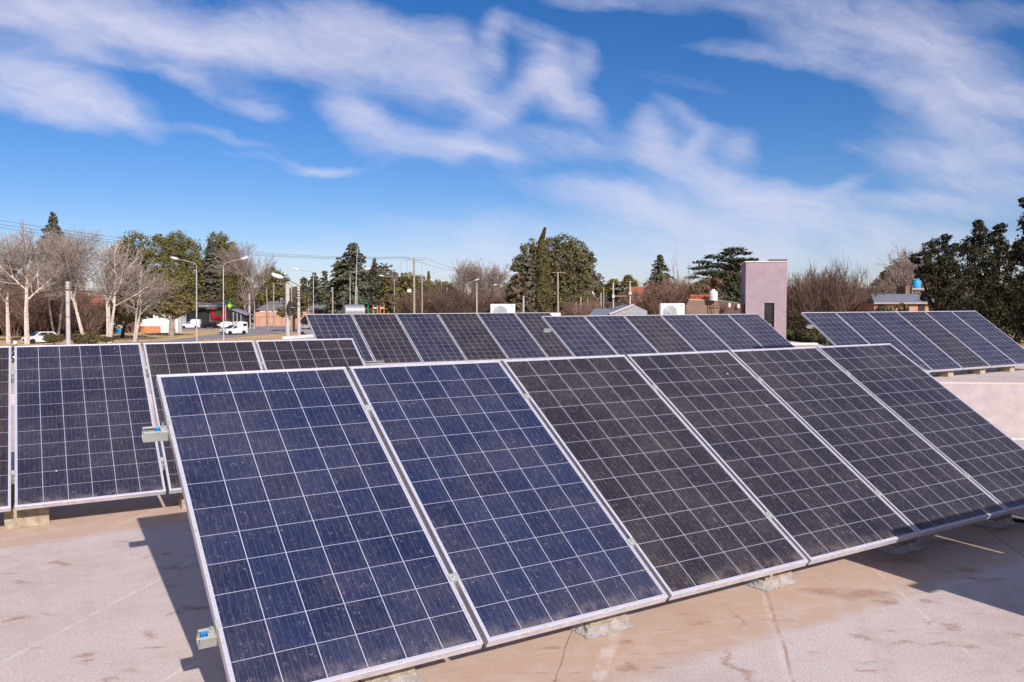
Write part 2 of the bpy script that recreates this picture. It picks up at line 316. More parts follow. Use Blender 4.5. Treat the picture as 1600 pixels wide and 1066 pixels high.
M['twig_red'] = mat('red_brown_twigs', None, .95, 0, .1, bark_fn((.105, .066, .052), (.18, .122, .100)))
M['twig_tan'] = mat('tan_twigs', None, .95, 0, .1, bark_fn((.15, .085, .065), (.25, .165, .13)))
def leaf_mat(name, c1, c2, c3, sc=.9):
    def fn(t, b):
        o = obc(t); at = t.n.new('ShaderNodeAttribute'); at.attribute_name = 'tone'
        n = t.noise(o, sc, 4, .6)
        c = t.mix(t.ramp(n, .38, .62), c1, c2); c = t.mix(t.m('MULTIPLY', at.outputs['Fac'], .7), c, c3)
        t.put(c, b.inputs['Base Color'])
        b.inputs['Subsurface Weight'].default_value = 0
    m = mat(name, None, .75, 0, .15, fn); return m
M['leaf_pine'] = leaf_mat('pine_needles', (.078, .074, .020), (.125, .112, .034), (.18, .145, .055))
M['leaf_pine_y'] = leaf_mat('yellowish_needles', (.095, .088, .024), (.15, .12, .04), (.21, .15, .065))
M['leaf_deodar'] = leaf_mat('deodar_needles', (.060, .064, .038), (.105, .102, .068), (.16, .145, .10))
M['leaf_grey'] = leaf_mat('grey_needles', (.085, .080, .060), (.135, .12, .092), (.18, .16, .12))
M['leaf_euca'] = leaf_mat('eucalyptus_leaves', (.062, .062, .026), (.118, .106, .050), (.175, .142, .072))
M['leaf_brown'] = leaf_mat('brownish_needles', (.085, .060, .032), (.135, .095, .055), (.18, .125, .08))
M['leaf_cypress'] = leaf_mat('cypress_scales', (.060, .052, .020), (.105, .085, .036), (.14, .105, .05))
M['leaf_dark'] = leaf_mat('dark_leaves', (.010, .012, .008), (.024, .024, .013), (.055, .045, .018))  # backlit shade put into the leaf colour
M['leaf_shrub'] = leaf_mat('shrub_leaves', (.055, .055, .020), (.10, .085, .035), (.17, .12, .06))
M['leaf_under'] = leaf_mat('undergrowth_leaves', (.020, .019, .010), (.042, .034, .017), (.085, .058, .030))
M['leaf_hedge'] = leaf_mat('hedge_leaves', (.030, .045, .014), (.065, .075, .028), (.11, .085, .045))
M['skin'] = mat('skin', (.45, .26, .19), .6)
M['jacket'] = mat('dark_jacket', (.02, .022, .05), .8)
# ------------------------------------------------------------------ geometry helpers
def at(px, py, d):
    """point seen at photo pixel (px, py), d metres ahead of the camera"""
    fx = (px-800)/F; fy = (533-py)/F
    c, s = math.cos(PITCH), math.sin(PITCH)
    v = Vector((fx, c-fy*s, s+fy*c)); v *= d/v.y
    return Vector((v.x, v.y, v.z+CZ))
G = -2.58                                   # street level
def gp(px, d): p = at(px, 500, d); return Vector((p.x, p.y, G))
class MB:
    def __init__(s): s.v = []; s.f = []; s.uv = {}
    def add(s, vs, fs):
        o = len(s.v); s.v += [tuple(v) for v in vs]; s.f += [tuple(i+o for i in f) for f in fs]; return s
    def box(s, a, b, M_=None):
        x0, y0, z0 = a; x1, y1, z1 = b
        vs = [Vector(p) for p in ((x0,y0,z0),(x1,y0,z0),(x1,y1,z0),(x0,y1,z0),(x0,y0,z1),(x1,y0,z1),(x1,y1,z1),(x0,y1,z1))]
        if M_: vs = [M_ @ v for v in vs]
        return s.add(vs, [(0,3,2,1),(4,5,6,7),(0,1,5,4),(1,2,6,5),(2,3,7,6),(3,0,4,7)])
    def tube(s, pts, rad, n=8, cap=True):
        pts = [Vector(p) for p in pts]; rad = rad if isinstance(rad, (list, tuple)) else [rad]*len(pts)
        vs = []; fs = []
        up = None
        for i, p in enumerate(pts):
            t = (pts[min(i+1, len(pts)-1)]-pts[max(i-1, 0)]).normalized()
            a = t.orthogonal().normalized() if up is None else (up - t*up.dot(t)).normalized()
            up = a; b = t.cross(a)
            vs += [p + (a*math.cos(2*math.pi*k/n)+b*math.sin(2*math.pi*k/n))*rad[i] for k in range(n)]
        for i in range(len(pts)-1):
            for k in range(n): fs.append((i*n+k, i*n+(k+1)%n, (i+1)*n+(k+1)%n, (i+1)*n+k))
        if cap: fs.append(tuple(range(n))[::-1]); fs.append(tuple((len(pts)-1)*n+k for k in range(n)))
        return s.add(vs, fs)
    def lathe(s, prof, c=(0,0,0), n=20, axis='z'):
        vs = []; fs = []
        for r, z in prof:
            for k in range(n):
                a = 2*math.pi*k/n; q = (r*math.cos(a), r*math.sin(a), z)
                if axis == 'y': q = (q[0], q[2], q[1])
                if axis == 'x': q = (q[2], q[0], q[1])
                vs.append(Vector(q)+Vector(c))
        for i in range(len(prof)-1):
            for k in range(n): fs.append((i*n+k, i*n+(k+1)%n, (i+1)*n+(k+1)%n, (i+1)*n+k))
        fs.append(tuple(range(n))[::-1]); fs.append(tuple((len(prof)-1)*n+k for k in range(n)))
        return s.add(vs, fs)
    def prism(s, poly, z0, z1):
        n = len(poly); vs = [(x, y, z0) for x, y in poly]+[(x, y, z1) for x, y in poly]
        fs = [tuple(range(n))[::-1], tuple(range(n, 2*n))]+[(i, (i+1)%n, n+(i+1)%n, n+i) for i in range(n)]
        return s.add(vs, fs)
    def side(s, prof, y0, y1, ins=0.0, zt=None):
        """extrude a side profile (x,z) in y; points above zt lean inwards by ins"""
        n = len(prof); vs = []
        for yy, sg in ((y0, 1), (y1, -1)):
            for x, z in prof:
                k = ins if (zt is not None and z > zt) else 0
                vs.append((x, yy+sg*k, z))
        fs = [tuple(range(n)), tuple(range(n, 2*n))[::-1]]+[(i, n+i, n+(i+1)%n, (i+1)%n) for i in range(n)]
        return s.add(vs, fs)
    def build(s, name, m, parent=None, origin=None, smooth=False, bevel=0):
        me = bpy.data.meshes.new(name)
        o_ = Vector(origin) if origin is not None else (Vector(parent.location) if parent is not None and parent.get('wc') else Vector((0,0,0)))
        me.from_pydata([tuple(Vector(v)-o_) for v in s.v], [], s.f); me.materials.append(M[m] if isinstance(m, str) else m)
        o = bpy.data.objects.new(name, me); col.objects.link(o)
        if parent is not None: o.parent = parent
        elif origin is not None: o.location = o_
        if smooth:
            for p in me.polygons: p.use_smooth = True
            me.set_sharp_from_angle(angle=R(40))
        if bevel:
            b = o.modifiers.new('b', 'BEVEL'); b.width = bevel; b.segments = 2; b.limit_method = 'ANGLE'
        return o
def tag(o, label, cat, group=None, kind=None):
    if label: o['label'] = label
    if cat: o['category'] = cat
    if group: o['group'] = group
    if kind: o['kind'] = kind
    return o
def thing(name, label, cat, loc=(0,0,0), group=None, wc=True):
    o = bpy.data.objects.new(name, None); col.objects.link(o); o.location = loc
    if wc: o['wc'] = 1
    return tag(o, label, cat, group)
def copy_tree(src, parent=None):
    c = src.copy(); col.objects.link(c); c.parent = parent
    for ch in list(src.children): copy_tree(ch, c)
    return c
def np_mesh(name, verts, nper, m, parent=None, loc=None, tone=None):
    """verts (N*nper,3) unshared polygons of nper corners"""
    me = bpy.data.meshes.new(name); nv = len(verts); nf = nv//nper
    me.vertices.add(nv); me.vertices.foreach_set('co', np.asarray(verts, np.float32).ravel())
    me.loops.add(nv); me.loops.foreach_set('vertex_index', np.arange(nv, dtype=np.int32))
    me.polygons.add(nf); me.polygons.foreach_set('loop_start', np.arange(0, nv, nper, dtype=np.int32))
    me.polygons.foreach_set('loop_total', np.full(nf, nper, np.int32))
    if tone is not None:
        a = me.attributes.new('tone', 'FLOAT', 'POINT'); a.data.foreach_set('value', np.repeat(tone, nper).astype(np.float32))
    me.update(); me.materials.append(M[m])
    o = bpy.data.objects.new(name, me); col.objects.link(o)
    if parent is not None: o.parent = parent
    if loc is not None: o.location = loc
    return o
# ================================================================== SETTING
mb = MB()
# one big sheet to the horizon
N = 3000
mb.add([(-N,-N,G),(N,-N,G),(N,N,G),(-N,N,G)], [(0,1,2,3)])
tag(mb.build('ground', 'ground'), None, None, kind='structure')
road = [(-420,552),(-60,540.5),(175,535.5),(263,531.8),(307,525.5),(349,519.5),(381,515.8),(386,512),(300,515.5),(255,517),(180,520),(180,515),(255,512.5),(283,510),(361,508),(400,507.3),(480,502.4),(620,497),(620,500),(540,504),(490,508.5),(454,511),(450,513.5),(490,513),(620,505),(900,498),(900,502),(620,513),(490,517.5),(400,523.6),(349,528.3),(307,532.2),(230,538),(100,548),(-60,556),(-420,580)]
pts = [gpix(x, y) for x, y in road]
mb = MB(); mb.add([(p.x, p.y, G+.02) for p in pts], [tuple(range(len(pts)))])
rd = tag(mb.build('road', 'asphalt'), None, None, kind='structure')
bpy.context.view_layer.update()
import bmesh
bm = bmesh.new(); bm.from_mesh(rd.data); bmesh.ops.triangulate(bm, faces=bm.faces[:], ngon_method='EAR_CLIP'); bm.to_mesh(rd.data); bm.free()
for f in rd.data.polygons:
    if f.normal.z < 0: f.flip()
# kerb stones by the side street
kb = MB(); kp = [gpix(x, y) for x, y in [(400,506.8),(480,501.9)]]
kb.tube([(p.x, p.y, G+.07) for p in kp], .14, 4); tag(kb.build('kerb', 'white_roof'), None, None, kind='structure')
# ---- our own roof: front slab and rear slab, walls down to the street
W10 = (math.sin(R(9.8)), math.cos(R(9.8))); C10 = (math.cos(R(9.8)), -math.sin(R(9.8)))
def leftx(d): return -9.9-.1726*(35.6-d)
bld = thing('flat_roofed_building', 'flat roofed building with pale stained roof carrying all the rows of solar panels', 'building', (0, 0, G))
front = [(leftx(-5), -5), (9, -5), (9.2, 9.25), (5.6, 9.85), (5.6, 13.2), (leftx(13.2), 13.6)]
rear = [(leftx(13.6), 13.603), (6.8, 13.203), (6.8, 15.6), (18, 13.75), (19.5, 21), (9.2, 22.6), (11.15, 29.7), (11.0, 32.4), (4, 33.6), (5, 41.5), (-8.95, 41.5), (-9.9, 35.6)]
RZ = .17
m_ = MB(); m_.prism(front, -.12, 0); m_.build('roof', 'roof', bld)
m_ = MB(); m_.prism(rear, RZ-.035, RZ); m_.build('roof', 'roof', bld)
m_ = MB(); m_.prism([(x*.998, y*.998 if y > 0 else y) for x, y in front], G, -.122); m_.build('wall', 'render_pink', bld)
ins = [(leftx(13.6)+.003, 13.606), (6.797, 13.206), (6.797, 15.603), (17.99, 13.76), (19.48, 20.99), (9.197, 22.597), (11.147, 29.7), (10.99, 32.39), (3.99, 33.59), (4.99, 41.49), (-8.94, 41.49), (-9.89, 35.6)]
m_ = MB(); m_.prism(ins, G, RZ-.037); m_.build('wall', 'render_pink', bld)
# pale copings along the far edges and the notch by the courtyard
def strip(p, q, wd, z0, z1, mat_, name, parent):
    p = Vector((*p, 0)); q = Vector((*q, 0)); d = (q-p).normalized(); n_ = Vector((-d.y, d.x, 0))*wd
    m_ = MB(); m_.prism([(v.x, v.y) for v in (p-n_*0, q-n_*0, q+n_, p+n_)], z0, z1); return m_.build(name, mat_, parent, bevel=.004)
strip((9.2, 9.26), (5.6, 9.86), -.06, .003, .018, 'white_roof', 'coping', bld)
strip((-9.88, 35.5), (-8.93, 41.4), -.35, RZ+.002, RZ+.10, 'white_roof', 'coping', bld)
strip((10.99, 29.6), (9.2, 29.9), -.35, RZ+.002, RZ+.06, 'white_roof', 'coping', bld)
# ================================================================== SOLAR ROWS
W_, H_, GAP = .992, 1.87, .0233
ROWS = [  # TL corner (camera frame, z rel. eye), yaw, tilt, panels first..last, roof z
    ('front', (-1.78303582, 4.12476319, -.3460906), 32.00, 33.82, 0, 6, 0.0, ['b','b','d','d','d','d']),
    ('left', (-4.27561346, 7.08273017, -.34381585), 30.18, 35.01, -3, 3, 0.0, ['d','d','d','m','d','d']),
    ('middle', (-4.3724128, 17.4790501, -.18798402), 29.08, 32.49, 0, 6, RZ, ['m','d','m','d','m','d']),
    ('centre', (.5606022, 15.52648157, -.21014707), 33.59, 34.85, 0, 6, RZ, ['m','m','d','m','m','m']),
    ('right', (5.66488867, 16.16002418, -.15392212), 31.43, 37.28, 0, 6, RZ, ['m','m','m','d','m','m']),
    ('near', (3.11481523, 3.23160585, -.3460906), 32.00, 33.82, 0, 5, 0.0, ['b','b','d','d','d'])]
def ring(x0, y0, x1, y1, wd, z0, z1):
    m_ = MB(); m_.box((x0, y0, z0), (x1, y0+wd, z1)); m_.box((x0, y1-wd, z0), (x1, y1, z1))
    m_.box((x0, y0+wd, z0), (x0+wd, y1-wd, z1)); m_.box((x1-wd, y0+wd, z0), (x1, y1-wd, z1)); return m_
def make_panel(kind):
    t = thing('solar_panel', 'x', 'solar panel', wc=False)
    fr = ring(0, 0, W_, H_, .011, -.040, 0).build('frame', 'alu', t)
    b = fr.modifiers.new('b', 'BEVEL'); b.width = .0012; b.segments = 1
    g = MB(); z = -.0035; e = .0112
    g.add([(e, e, z), (W_-e, e, z), (W_-e, H_-e, z), (e, H_-e, z)], [(0, 1, 2, 3)])
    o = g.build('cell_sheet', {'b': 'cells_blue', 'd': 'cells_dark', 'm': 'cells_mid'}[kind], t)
    uvl = o.data.uv_layers.new(name='UVMap')
    for i, c in enumerate(((0,0),(1,0),(1,1),(0,1))): uvl.data[i].uv = c
    g = MB(); g.add([(e, e, -.0085), (e, H_-e, -.0085), (W_-e, H_-e, -.0085), (W_-e, e, -.0085)], [(0,1,2,3)]); g.build('backsheet', 'back', t)
    g = MB(); g.box((W_/2-.055, H_-.26, -.034), (W_/2+.055, H_-.16, -.010)); g.tube([(W_/2-.04, H_-.26, -.022), (W_/2-.06, H_-.5, -.03), (W_/2-.3, H_-.62, -.05)], .003, 5); g.tube([(W_/2+.04, H_-.26, -.022), (W_/2+.08, H_-.5, -.03), (W_/2+.3, H_-.6, -.05)], .003, 5)
    g.build('junction_box', 'black', t)
    return t
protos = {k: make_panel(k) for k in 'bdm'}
used = set()
tone_words = {'b': 'dusty blue', 'd': 'dusty brownish dark', 'm': 'dusty violet blue'}
labels = {'front': ['leftmost and largest panel of the near front row, blue cells, rail ends sticking out', 'second panel from the left of the near front row, blue cells', 'third panel from the left of the near front row, brownish dark cells', 'fourth panel of the near front row, shadow just touching its lower corner', 'fifth panel of the near front row, shadow band along its whole bottom', 'panel at the right end of the near front row'],
 'left': ['outermost panel of the row behind on the left, beyond the photo', 'second outermost panel of the row behind on the left, beyond the photo', 'panel cut by the left photo edge in the row behind on the left', 'first whole panel in the row behind on the left, violet smears', 'middle panel of the row behind on the left, half hidden', 'right end panel of the row behind on the left, rail beside it'],
 'middle': ['left end panel of the middle distance row', 'second panel from the left in the middle distance row', 'third and bluest panel from the left in the middle distance row', 'fourth panel from the left in the middle distance row', 'fifth panel of the middle distance row, under the left air conditioner', 'right end panel of the middle distance row, overlapped by the centre row'],
 'centre': ['left end panel of the centre rear row', 'second panel from the left in the centre rear row', 'third and darkest panel in the centre rear row', 'fourth panel of the centre rear row, below the right air conditioner', 'fifth panel of the centre rear row, in front of the brown house', 'right end panel of the centre rear row, before the pink tower'],
 'right': ['left end panel of the far right row', 'second panel from the left in the far right row', 'third panel from the left in the far right row', 'fourth and brownest panel in the far right row', 'fifth panel from the left in the far right row', 'right end panel of the far right row, cut by the photo edge'],
 'near': ['first panel of the row beyond the right photo edge', 'second panel of the row beyond the right photo edge', 'third panel of the row beyond the right photo edge', 'fourth panel of the row beyond the right photo edge', 'last panel of the row beyond the right photo edge']}
def row_matrix(tl, yaw, tilt):
    y, t = R(yaw), R(tilt)
    ax = Vector((math.cos(y), math.sin(y), 0)); dn = Vector((math.sin(y)*math.cos(t), -math.cos(y)*math.cos(t), -math.sin(t)))
    up = -dn; nz = ax.cross(up)
    o = Vector(tl)+Vector((0, 0, CZ))+dn*H_
    m = Matrix.Identity(4)
    for i, v in enumerate((ax, up, nz, o)): 
        for j in range(3): m[j][i] = v[j]
    return m
def rail_mb(x0, x1, yc, z1):
    m_ = MB(); w2 = .024; z0 = z1-.055; t_ = .003
    m_.box((x0, yc-w2, z0), (x1, yc+w2, z0+t_)); m_.box((x0, yc-w2, z0+t_), (x1, yc-w2+t_, z1)); m_.box((x0, yc+w2-t_, z0+t_), (x1, yc+w2, z1))
    m_.box((x0, yc-w2+t_, z1-t_), (x1, yc-w2+.012, z1)); m_.box((x0, yc+w2-.012, z1-t_), (x1, yc+w2-t_, z1)); return m_
BL = {'front': ([.70, 1.87, 3.12, 4.36, 5.55], .28), 'left': ([-2.3, -1.12, .07, 1.27, 2.5], .20), 'middle': ([.6, 1.9, 3.1, 4.3, 5.5], .15),
      'centre': ([.6, 1.9, 3.1, 4.3, 5.5], .15), 'right': ([.55, 1.68, 2.80, 3.95, 5.08], .12), 'near': ([.7, 1.9, 3.1, 4.3], .28)}
NTH = ['first', 'second', 'third', 'fourth', 'fifth']
GN = {'front': 'near front row', 'left': 'row behind left', 'middle': 'middle distance row', 'centre': 'centre rear row', 'right': 'far right row', 'near': 'row beyond the photo'}
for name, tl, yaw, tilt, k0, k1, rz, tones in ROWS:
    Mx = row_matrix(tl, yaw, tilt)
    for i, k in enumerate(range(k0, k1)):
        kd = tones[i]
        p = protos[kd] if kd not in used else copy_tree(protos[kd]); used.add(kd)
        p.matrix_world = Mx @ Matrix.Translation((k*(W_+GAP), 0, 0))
        p['label'] = labels[name][i]; p['group'] = 'solar panels in rows on the flat roof'
    # rack
    rk = thing('mounting_rack', f'galvanised steel rack with two long rails, under the {GN[name]}', 'mounting rack', group='steel racks under the solar rows', wc=False)
    rk.matrix_world = Mx
    xa, xb = k0*(W_+GAP), k1*(W_+GAP)-GAP
    RY = (H_-.365, H_-1.53)
    lo = .105 if name in ('front', 'near') else .13
    for j, yc in enumerate(RY):
        l2 = lo if j == 0 else .06
        rail_mb(xa-l2, xb+(.24 if name == 'left' else .13), yc, -.0405).build('rail', 'galv', rk)
        for k in range(k0, k1+1):
            c = MB()
            if k in (k0, k1):
                sg = -1 if k == k0 else 1; xe = xa if k == k0 else xb
                c.box((min(xe, xe+sg*.03), yc-.018, -.040), (max(xe, xe+sg*.03), yc+.018, -.036)); xs = sorted((xe+sg*.001, xe+sg*.005)); c.box((xs[0], yc-.018, -.036), (xs[1], yc+.018, .0015))
                xs = sorted((xe-sg*.010, xe+sg*.005)); c.box((xs[0], yc-.018, .002), (xs[1], yc+.018, .005)); c.lathe([(.008, -.036), (.008, -.026), (.004, -.026), (.004, -.006)], (xe+sg*.02, yc, 0), 6)
                cl = c.build('clamp', 'galv', rk)
                if name in ('front', 'near'):
                    xs = sorted((xe+sg*.034, xe+sg*.052)); b = MB(); b.box((xs[0], yc-.006, -.052), (xs[1], yc+.007, -.034)); b.build('plastic_cap', 'blue_plastic', cl)
            else:
                xm = k*(W_+GAP)-GAP/2
                c.box((xm-.021, yc-.02, .0006), (xm+.021, yc+.02, .0040)); c.box((xm-.010, yc-.02, -.040), (xm+.010, yc+.02, .0006)); c.lathe([(.0075, .004), (.0075, .011), (.004, .012)], (xm, yc, 0), 6)
                c.build('clamp', 'galv', rk)
    inv = Mx.inverted(); o = Mx.translation; y = R(yaw); ax = Vector((math.cos(y), math.sin(y), 0)); bk = Vector((-math.sin(y), math.cos(y), 0))
    tt = math.tan(R(tilt))
    for u in BL[name][0]:
        c = MB(); base = Vector((o.x, o.y, 0))+ax*u
        def hz(nf): return o.z+nf*tt-.088/math.cos(R(tilt))      # underside of the rails
        bt = rz+(.15 if name != 'front' else .12)
        f0 = BL[name][1]; f1 = 1.30
        A = lambda nf, z, du=0: inv @ (Vector((base.x, base.y, z))+bk*nf+ax*du)
        c.tube([A(.16, hz(.16)-.02), A(1.46, hz(1.46)-.02)], .024, 4)
        c.tube([A(f0+.12, bt), A(f0+.12, hz(f0+.12)-.02)], .020, 4); c.tube([A(f1, bt), A(f1, hz(f1)-.02)], .020, 4)
        c.tube([A(f0+.12, bt+.022), A(f1, bt+.022)], .018, 4)
        c.tube([A(f1-.55, bt+.04), A(f1, hz(f1)-.2)], .014, 4)
        c.build('support_frame', 'galv', rk)
        for nf in (f0, f1-.1):
            cc = base+bk*(nf+.13); ca = Matrix.Translation((cc.x, cc.y, rz)) @ Matrix.Rotation(y, 4, 'Z')
            where = 'front edge' if nf == f0 else 'back edge'
            bo = thing('concrete_block', f'{NTH[BL[name][0].index(u)]} concrete block from the left under the {where} of the {GN[name]}', 'concrete block', group=f'concrete blocks under the {where} of the {GN[name]}', wc=False)
            bo.matrix_world = ca
            q = MB(); wd = {'front': .115, 'near': .115, 'right': .10}.get(name, .14)
            rng = random.Random(int(u*100)+7)
            nx, ny, nz_ = 6, 5, 4
            vs = []; ix = {}
            for a_ in range(nx+1):
                for b_ in range(ny+1):
                    for c_ in range(nz_+1):
                        if a_ in (0, nx) or b_ in (0, ny) or c_ in (0, nz_):
                            ix[a_, b_, c_] = len(vs)
                            vs.append((-wd+2*wd*a_/nx+rng.uniform(-.004, .004), -.13+.26*b_/ny+rng.uniform(-.004, .004), .002+(bt-rz-.002)*c_/nz_+(rng.uniform(-.004, .0) if c_ else 0)))
            fs = []
            for a_ in range(nx):
                for b_ in range(ny): fs.append((ix[a_,b_,0], ix[a_,b_+1,0], ix[a_+1,b_+1,0], ix[a_+1,b_,0])); fs.append((ix[a_,b_,nz_], ix[a_+1,b_,nz_], ix[a_+1,b_+1,nz_], ix[a_,b_+1,nz_]))
            for c_ in range(nz_):
                for a_ in range(nx): fs.append((ix[a_,0,c_], ix[a_+1,0,c_], ix[a_+1,0,c_+1], ix[a_,0,c_+1])); fs.append((ix[a_,ny,c_], ix[a_,ny,c_+1], ix[a_+1,ny,c_+1], ix[a_+1,ny,c_]))
                for b_ in range(ny): fs.append((ix[0,b_,c_], ix[0,b_,c_+1], ix[0,b_+1,c_+1], ix[0,b_+1,c_])); fs.append((ix[nx,b_,c_], ix[nx,b_+1,c_], ix[nx,b_+1,c_+1], ix[nx,b_,c_+1]))
            q.add(vs, fs); q.build('block_body', 'concrete', bo)
            if name in ('front', 'near'):
                # crumpled foil skirt round the foot
                q = MB(); n_ = 48; rs = []
                for lev, (ex, zz) in enumerate(((.003, .045), (.006, .022), (.010, .008), (.026, .003))):
                    for i_ in range(n_):
                        a_ = 2*math.pi*i_/n_; ca_, sa_ = math.cos(a_), math.sin(a_)
                        k_ = min((wd+ex)/max(abs(ca_), 1e-6), (.13+ex)/max(abs(sa_), 1e-6))
                        j_ = rng.uniform(-.006, .006)*(1+lev*.8)
                        rs.append((ca_*(k_+abs(j_)), sa_*(k_+abs(j_)), zz+(rng.uniform(0, .008) if lev < 3 else 0)))
                q.add(rs, [(l*n_+i_, (l+1)*n_+i_, (l+1)*n_+(i_+1)%n_, l*n_+(i_+1)%n_) for l in range(3) for i_ in range(n_)])
                q.build('foil_flashing', 'foil', bo)
# dark cable on the roof at the right end of the front row
c = MB(); ptsc = [at(1545, 808, 5.8), at(1560, 814, 5.6), at(1600, 822, 5.45), at(1660, 822, 5.5)]
ptsc = [Vector((p.x, p.y, .014)) for p in [gpix(1535, 812, .0), gpix(1570, 815, .0), gpix(1600, 819, .0), gpix(1680, 822, 0)]]
c.tube(ptsc, .012, 8); tag(c.build('power_cable', 'black', origin=ptsc[0], smooth=True), 'black cable lying on the roof beside the right end of the front solar row', 'cable')
# ================================================================== VEGETATION
def leaves(cent, nrm, size, rng, flat=.55):
    """triangle/quad leaf clumps at cent (N,3), facing roughly nrm"""
    n = len(cent); r = rng.normal(size=(n, 3)); nn = nrm*flat+r*(1-flat)*.6
    nn /= np.linalg.norm(nn, axis=1, keepdims=True)+1e-9
    a = np.cross(nn, rng.normal(size=(n, 3))); a /= np.linalg.norm(a, axis=1, keepdims=True)+1e-9
    b = np.cross(nn, a); s = (size*rng.uniform(.55, 1.35, n))[:, None]; e = rng.uniform(.45, 1.0, n)[:, None]
    v = np.stack([cent-a*s, cent-b*s*e*.7, cent+a*s, cent+b*s*e*.7], 1)
    return v.reshape(-1, 3)
def tube_np(segs, sides=3):
    """segs (N,8): p0 p1 r0 r1 -> quads"""
    s = np.asarray(segs, float); p0 = s[:, :3]; p1 = s[:, 3:6]; r0 = s[:, 6:7]; r1 = s[:, 7:8]
    d = p1-p0; L = np.linalg.norm(d, axis=1, keepdims=True)+1e-9; d /= L
    ref = np.where(np.abs(d[:, 2:3]) > .9, np.array([[1., 0, 0]]), np.array([[0, 0, 1.]]))
    a = np.cross(d, ref); a /= np.linalg.norm(a, axis=1, keepdims=True)+1e-9; b = np.cross(d, a)
    q = []
    for k in range(sides):
        t0, t1 = 2*math.pi*k/sides, 2*math.pi*(k+1)/sides
        u0 = a*math.cos(t0)+b*math.sin(t0); u1 = a*math.cos(t1)+b*math.sin(t1)
        q.append(np.stack([p0+u0*r0, p1+u0*r1, p1+u1*r1, p0+u1*r0], 1))
    return np.concatenate(q, 0).reshape(-1, 3)
def trunk_mesh(h, r, rng, lean=(0, 0), limbs=()):
    mb = MB(); pts = []; rad = []
    for i in range(7):
        t = i/6; pts.append((lean[0]*t*h+rng.uniform(-.02, .02)*h*t, lean[1]*t*h+rng.uniform(-.02, .02)*h*t, t*h)); rad.append(r*(1.25 if i == 0 else 1)*(1-.75*t))
    mb.tube(pts, rad, 8)
    for l in limbs: mb.tube([l[0], (Vector(l[0])+Vector(l[1]))/2+Vector((0, 0, -.05*h*.3)), l[1]], [r*.38, r*.28, r*.12], 5)
    return mb
def veg(name, label, cat, px, d, group=None):
    g = gp(px, d); return thing(name, label, cat, g, group, wc=False)
def lobed(name, label, px, d, lobes, base_w=.3, leaf='leaf_pine', seed=0, size=.34, dens=1.0, cat='tree', trunk_px=None, group=None, bark='bark_brown', sub=.30, gaps=.0, depth=.8):
    """crown from lumps given as (px, py, r px) at distance d"""
    rng = np.random.default_rng(seed); g = gp(px, d); t = thing(name, label, cat, g, group, wc=False); size *= .60
    V = []; T = []; limbs = []
    low = 1e9
    for (x, y, r) in lobes:
        c = at(x, y, d)-g; R_ = r/F*d; c = np.array(c)+np.array([0, rng.uniform(-1, 1)*depth*R_*.8, 0])
        K = int(30+R_*14); u = rng.normal(size=(K, 3)); u /= np.linalg.norm(u, axis=1, keepdims=True)
        rad = rng.uniform(.62, .97, K)[:, None]; cc = c+u*rad*R_*np.array([1, .9, .92])
        keep = rng.uniform(size=K) > gaps*.7
        cc = cc[keep]; u = u[keep]
        n = int(dens*(R_**2)*80/(size/.34)**2/max(1, len(cc)))+8
        sg = R_*sub
        P = np.repeat(cc, n, 0)+rng.normal(size=(len(cc)*n, 3))*sg*np.array([.62, .62, .42])
        Nn = P-np.repeat(cc, n, 0)+np.repeat(u, n, 0)*.35*sg+np.array([0, 0, .35*sg]); Nn /= np.linalg.norm(Nn, axis=1, keepdims=True)+1e-9
        V.append(leaves(P, Nn, size, rng)); T.append(np.clip(np.repeat(rng.uniform(-.2, .5, len(cc)), n)+rng.uniform(0, .5, len(P)), 0, 1))
        limbs.append(c); low = min(low, c[2]-R_)
    V = np.concatenate(V); T = np.concatenate(T)
    top = max(l[2] for l in limbs); h = top*.86
    mb = MB(); mid = np.mean([l[0] for l in limbs]); sy = np.mean([l[1] for l in limbs])
    tp = [(0, 0, -.1), (mid*.2, sy*.2, h*.25), (mid*.7, sy*.7, h*.55), (mid, sy, h)]
    mb.tube(tp, [base_w*1.2, base_w, base_w*.7, base_w*.25], 8)
    for c in limbs:
        z0 = min(max(h*.22, c[2]*.55), h*.8); f = z0/h; st = Vector((mid*min(1, f*1.1), sy*min(1, f*1.1), z0)); mb.tube([st, st.lerp(Vector(c), .5)+Vector((0, 0, -.2)), Vector(c)], [base_w*.45, base_w*.3, base_w*.1], 5)
    mb.build('trunk', bark, t)
    np_mesh('crown', V, 4, leaf, t, tone=T); return t
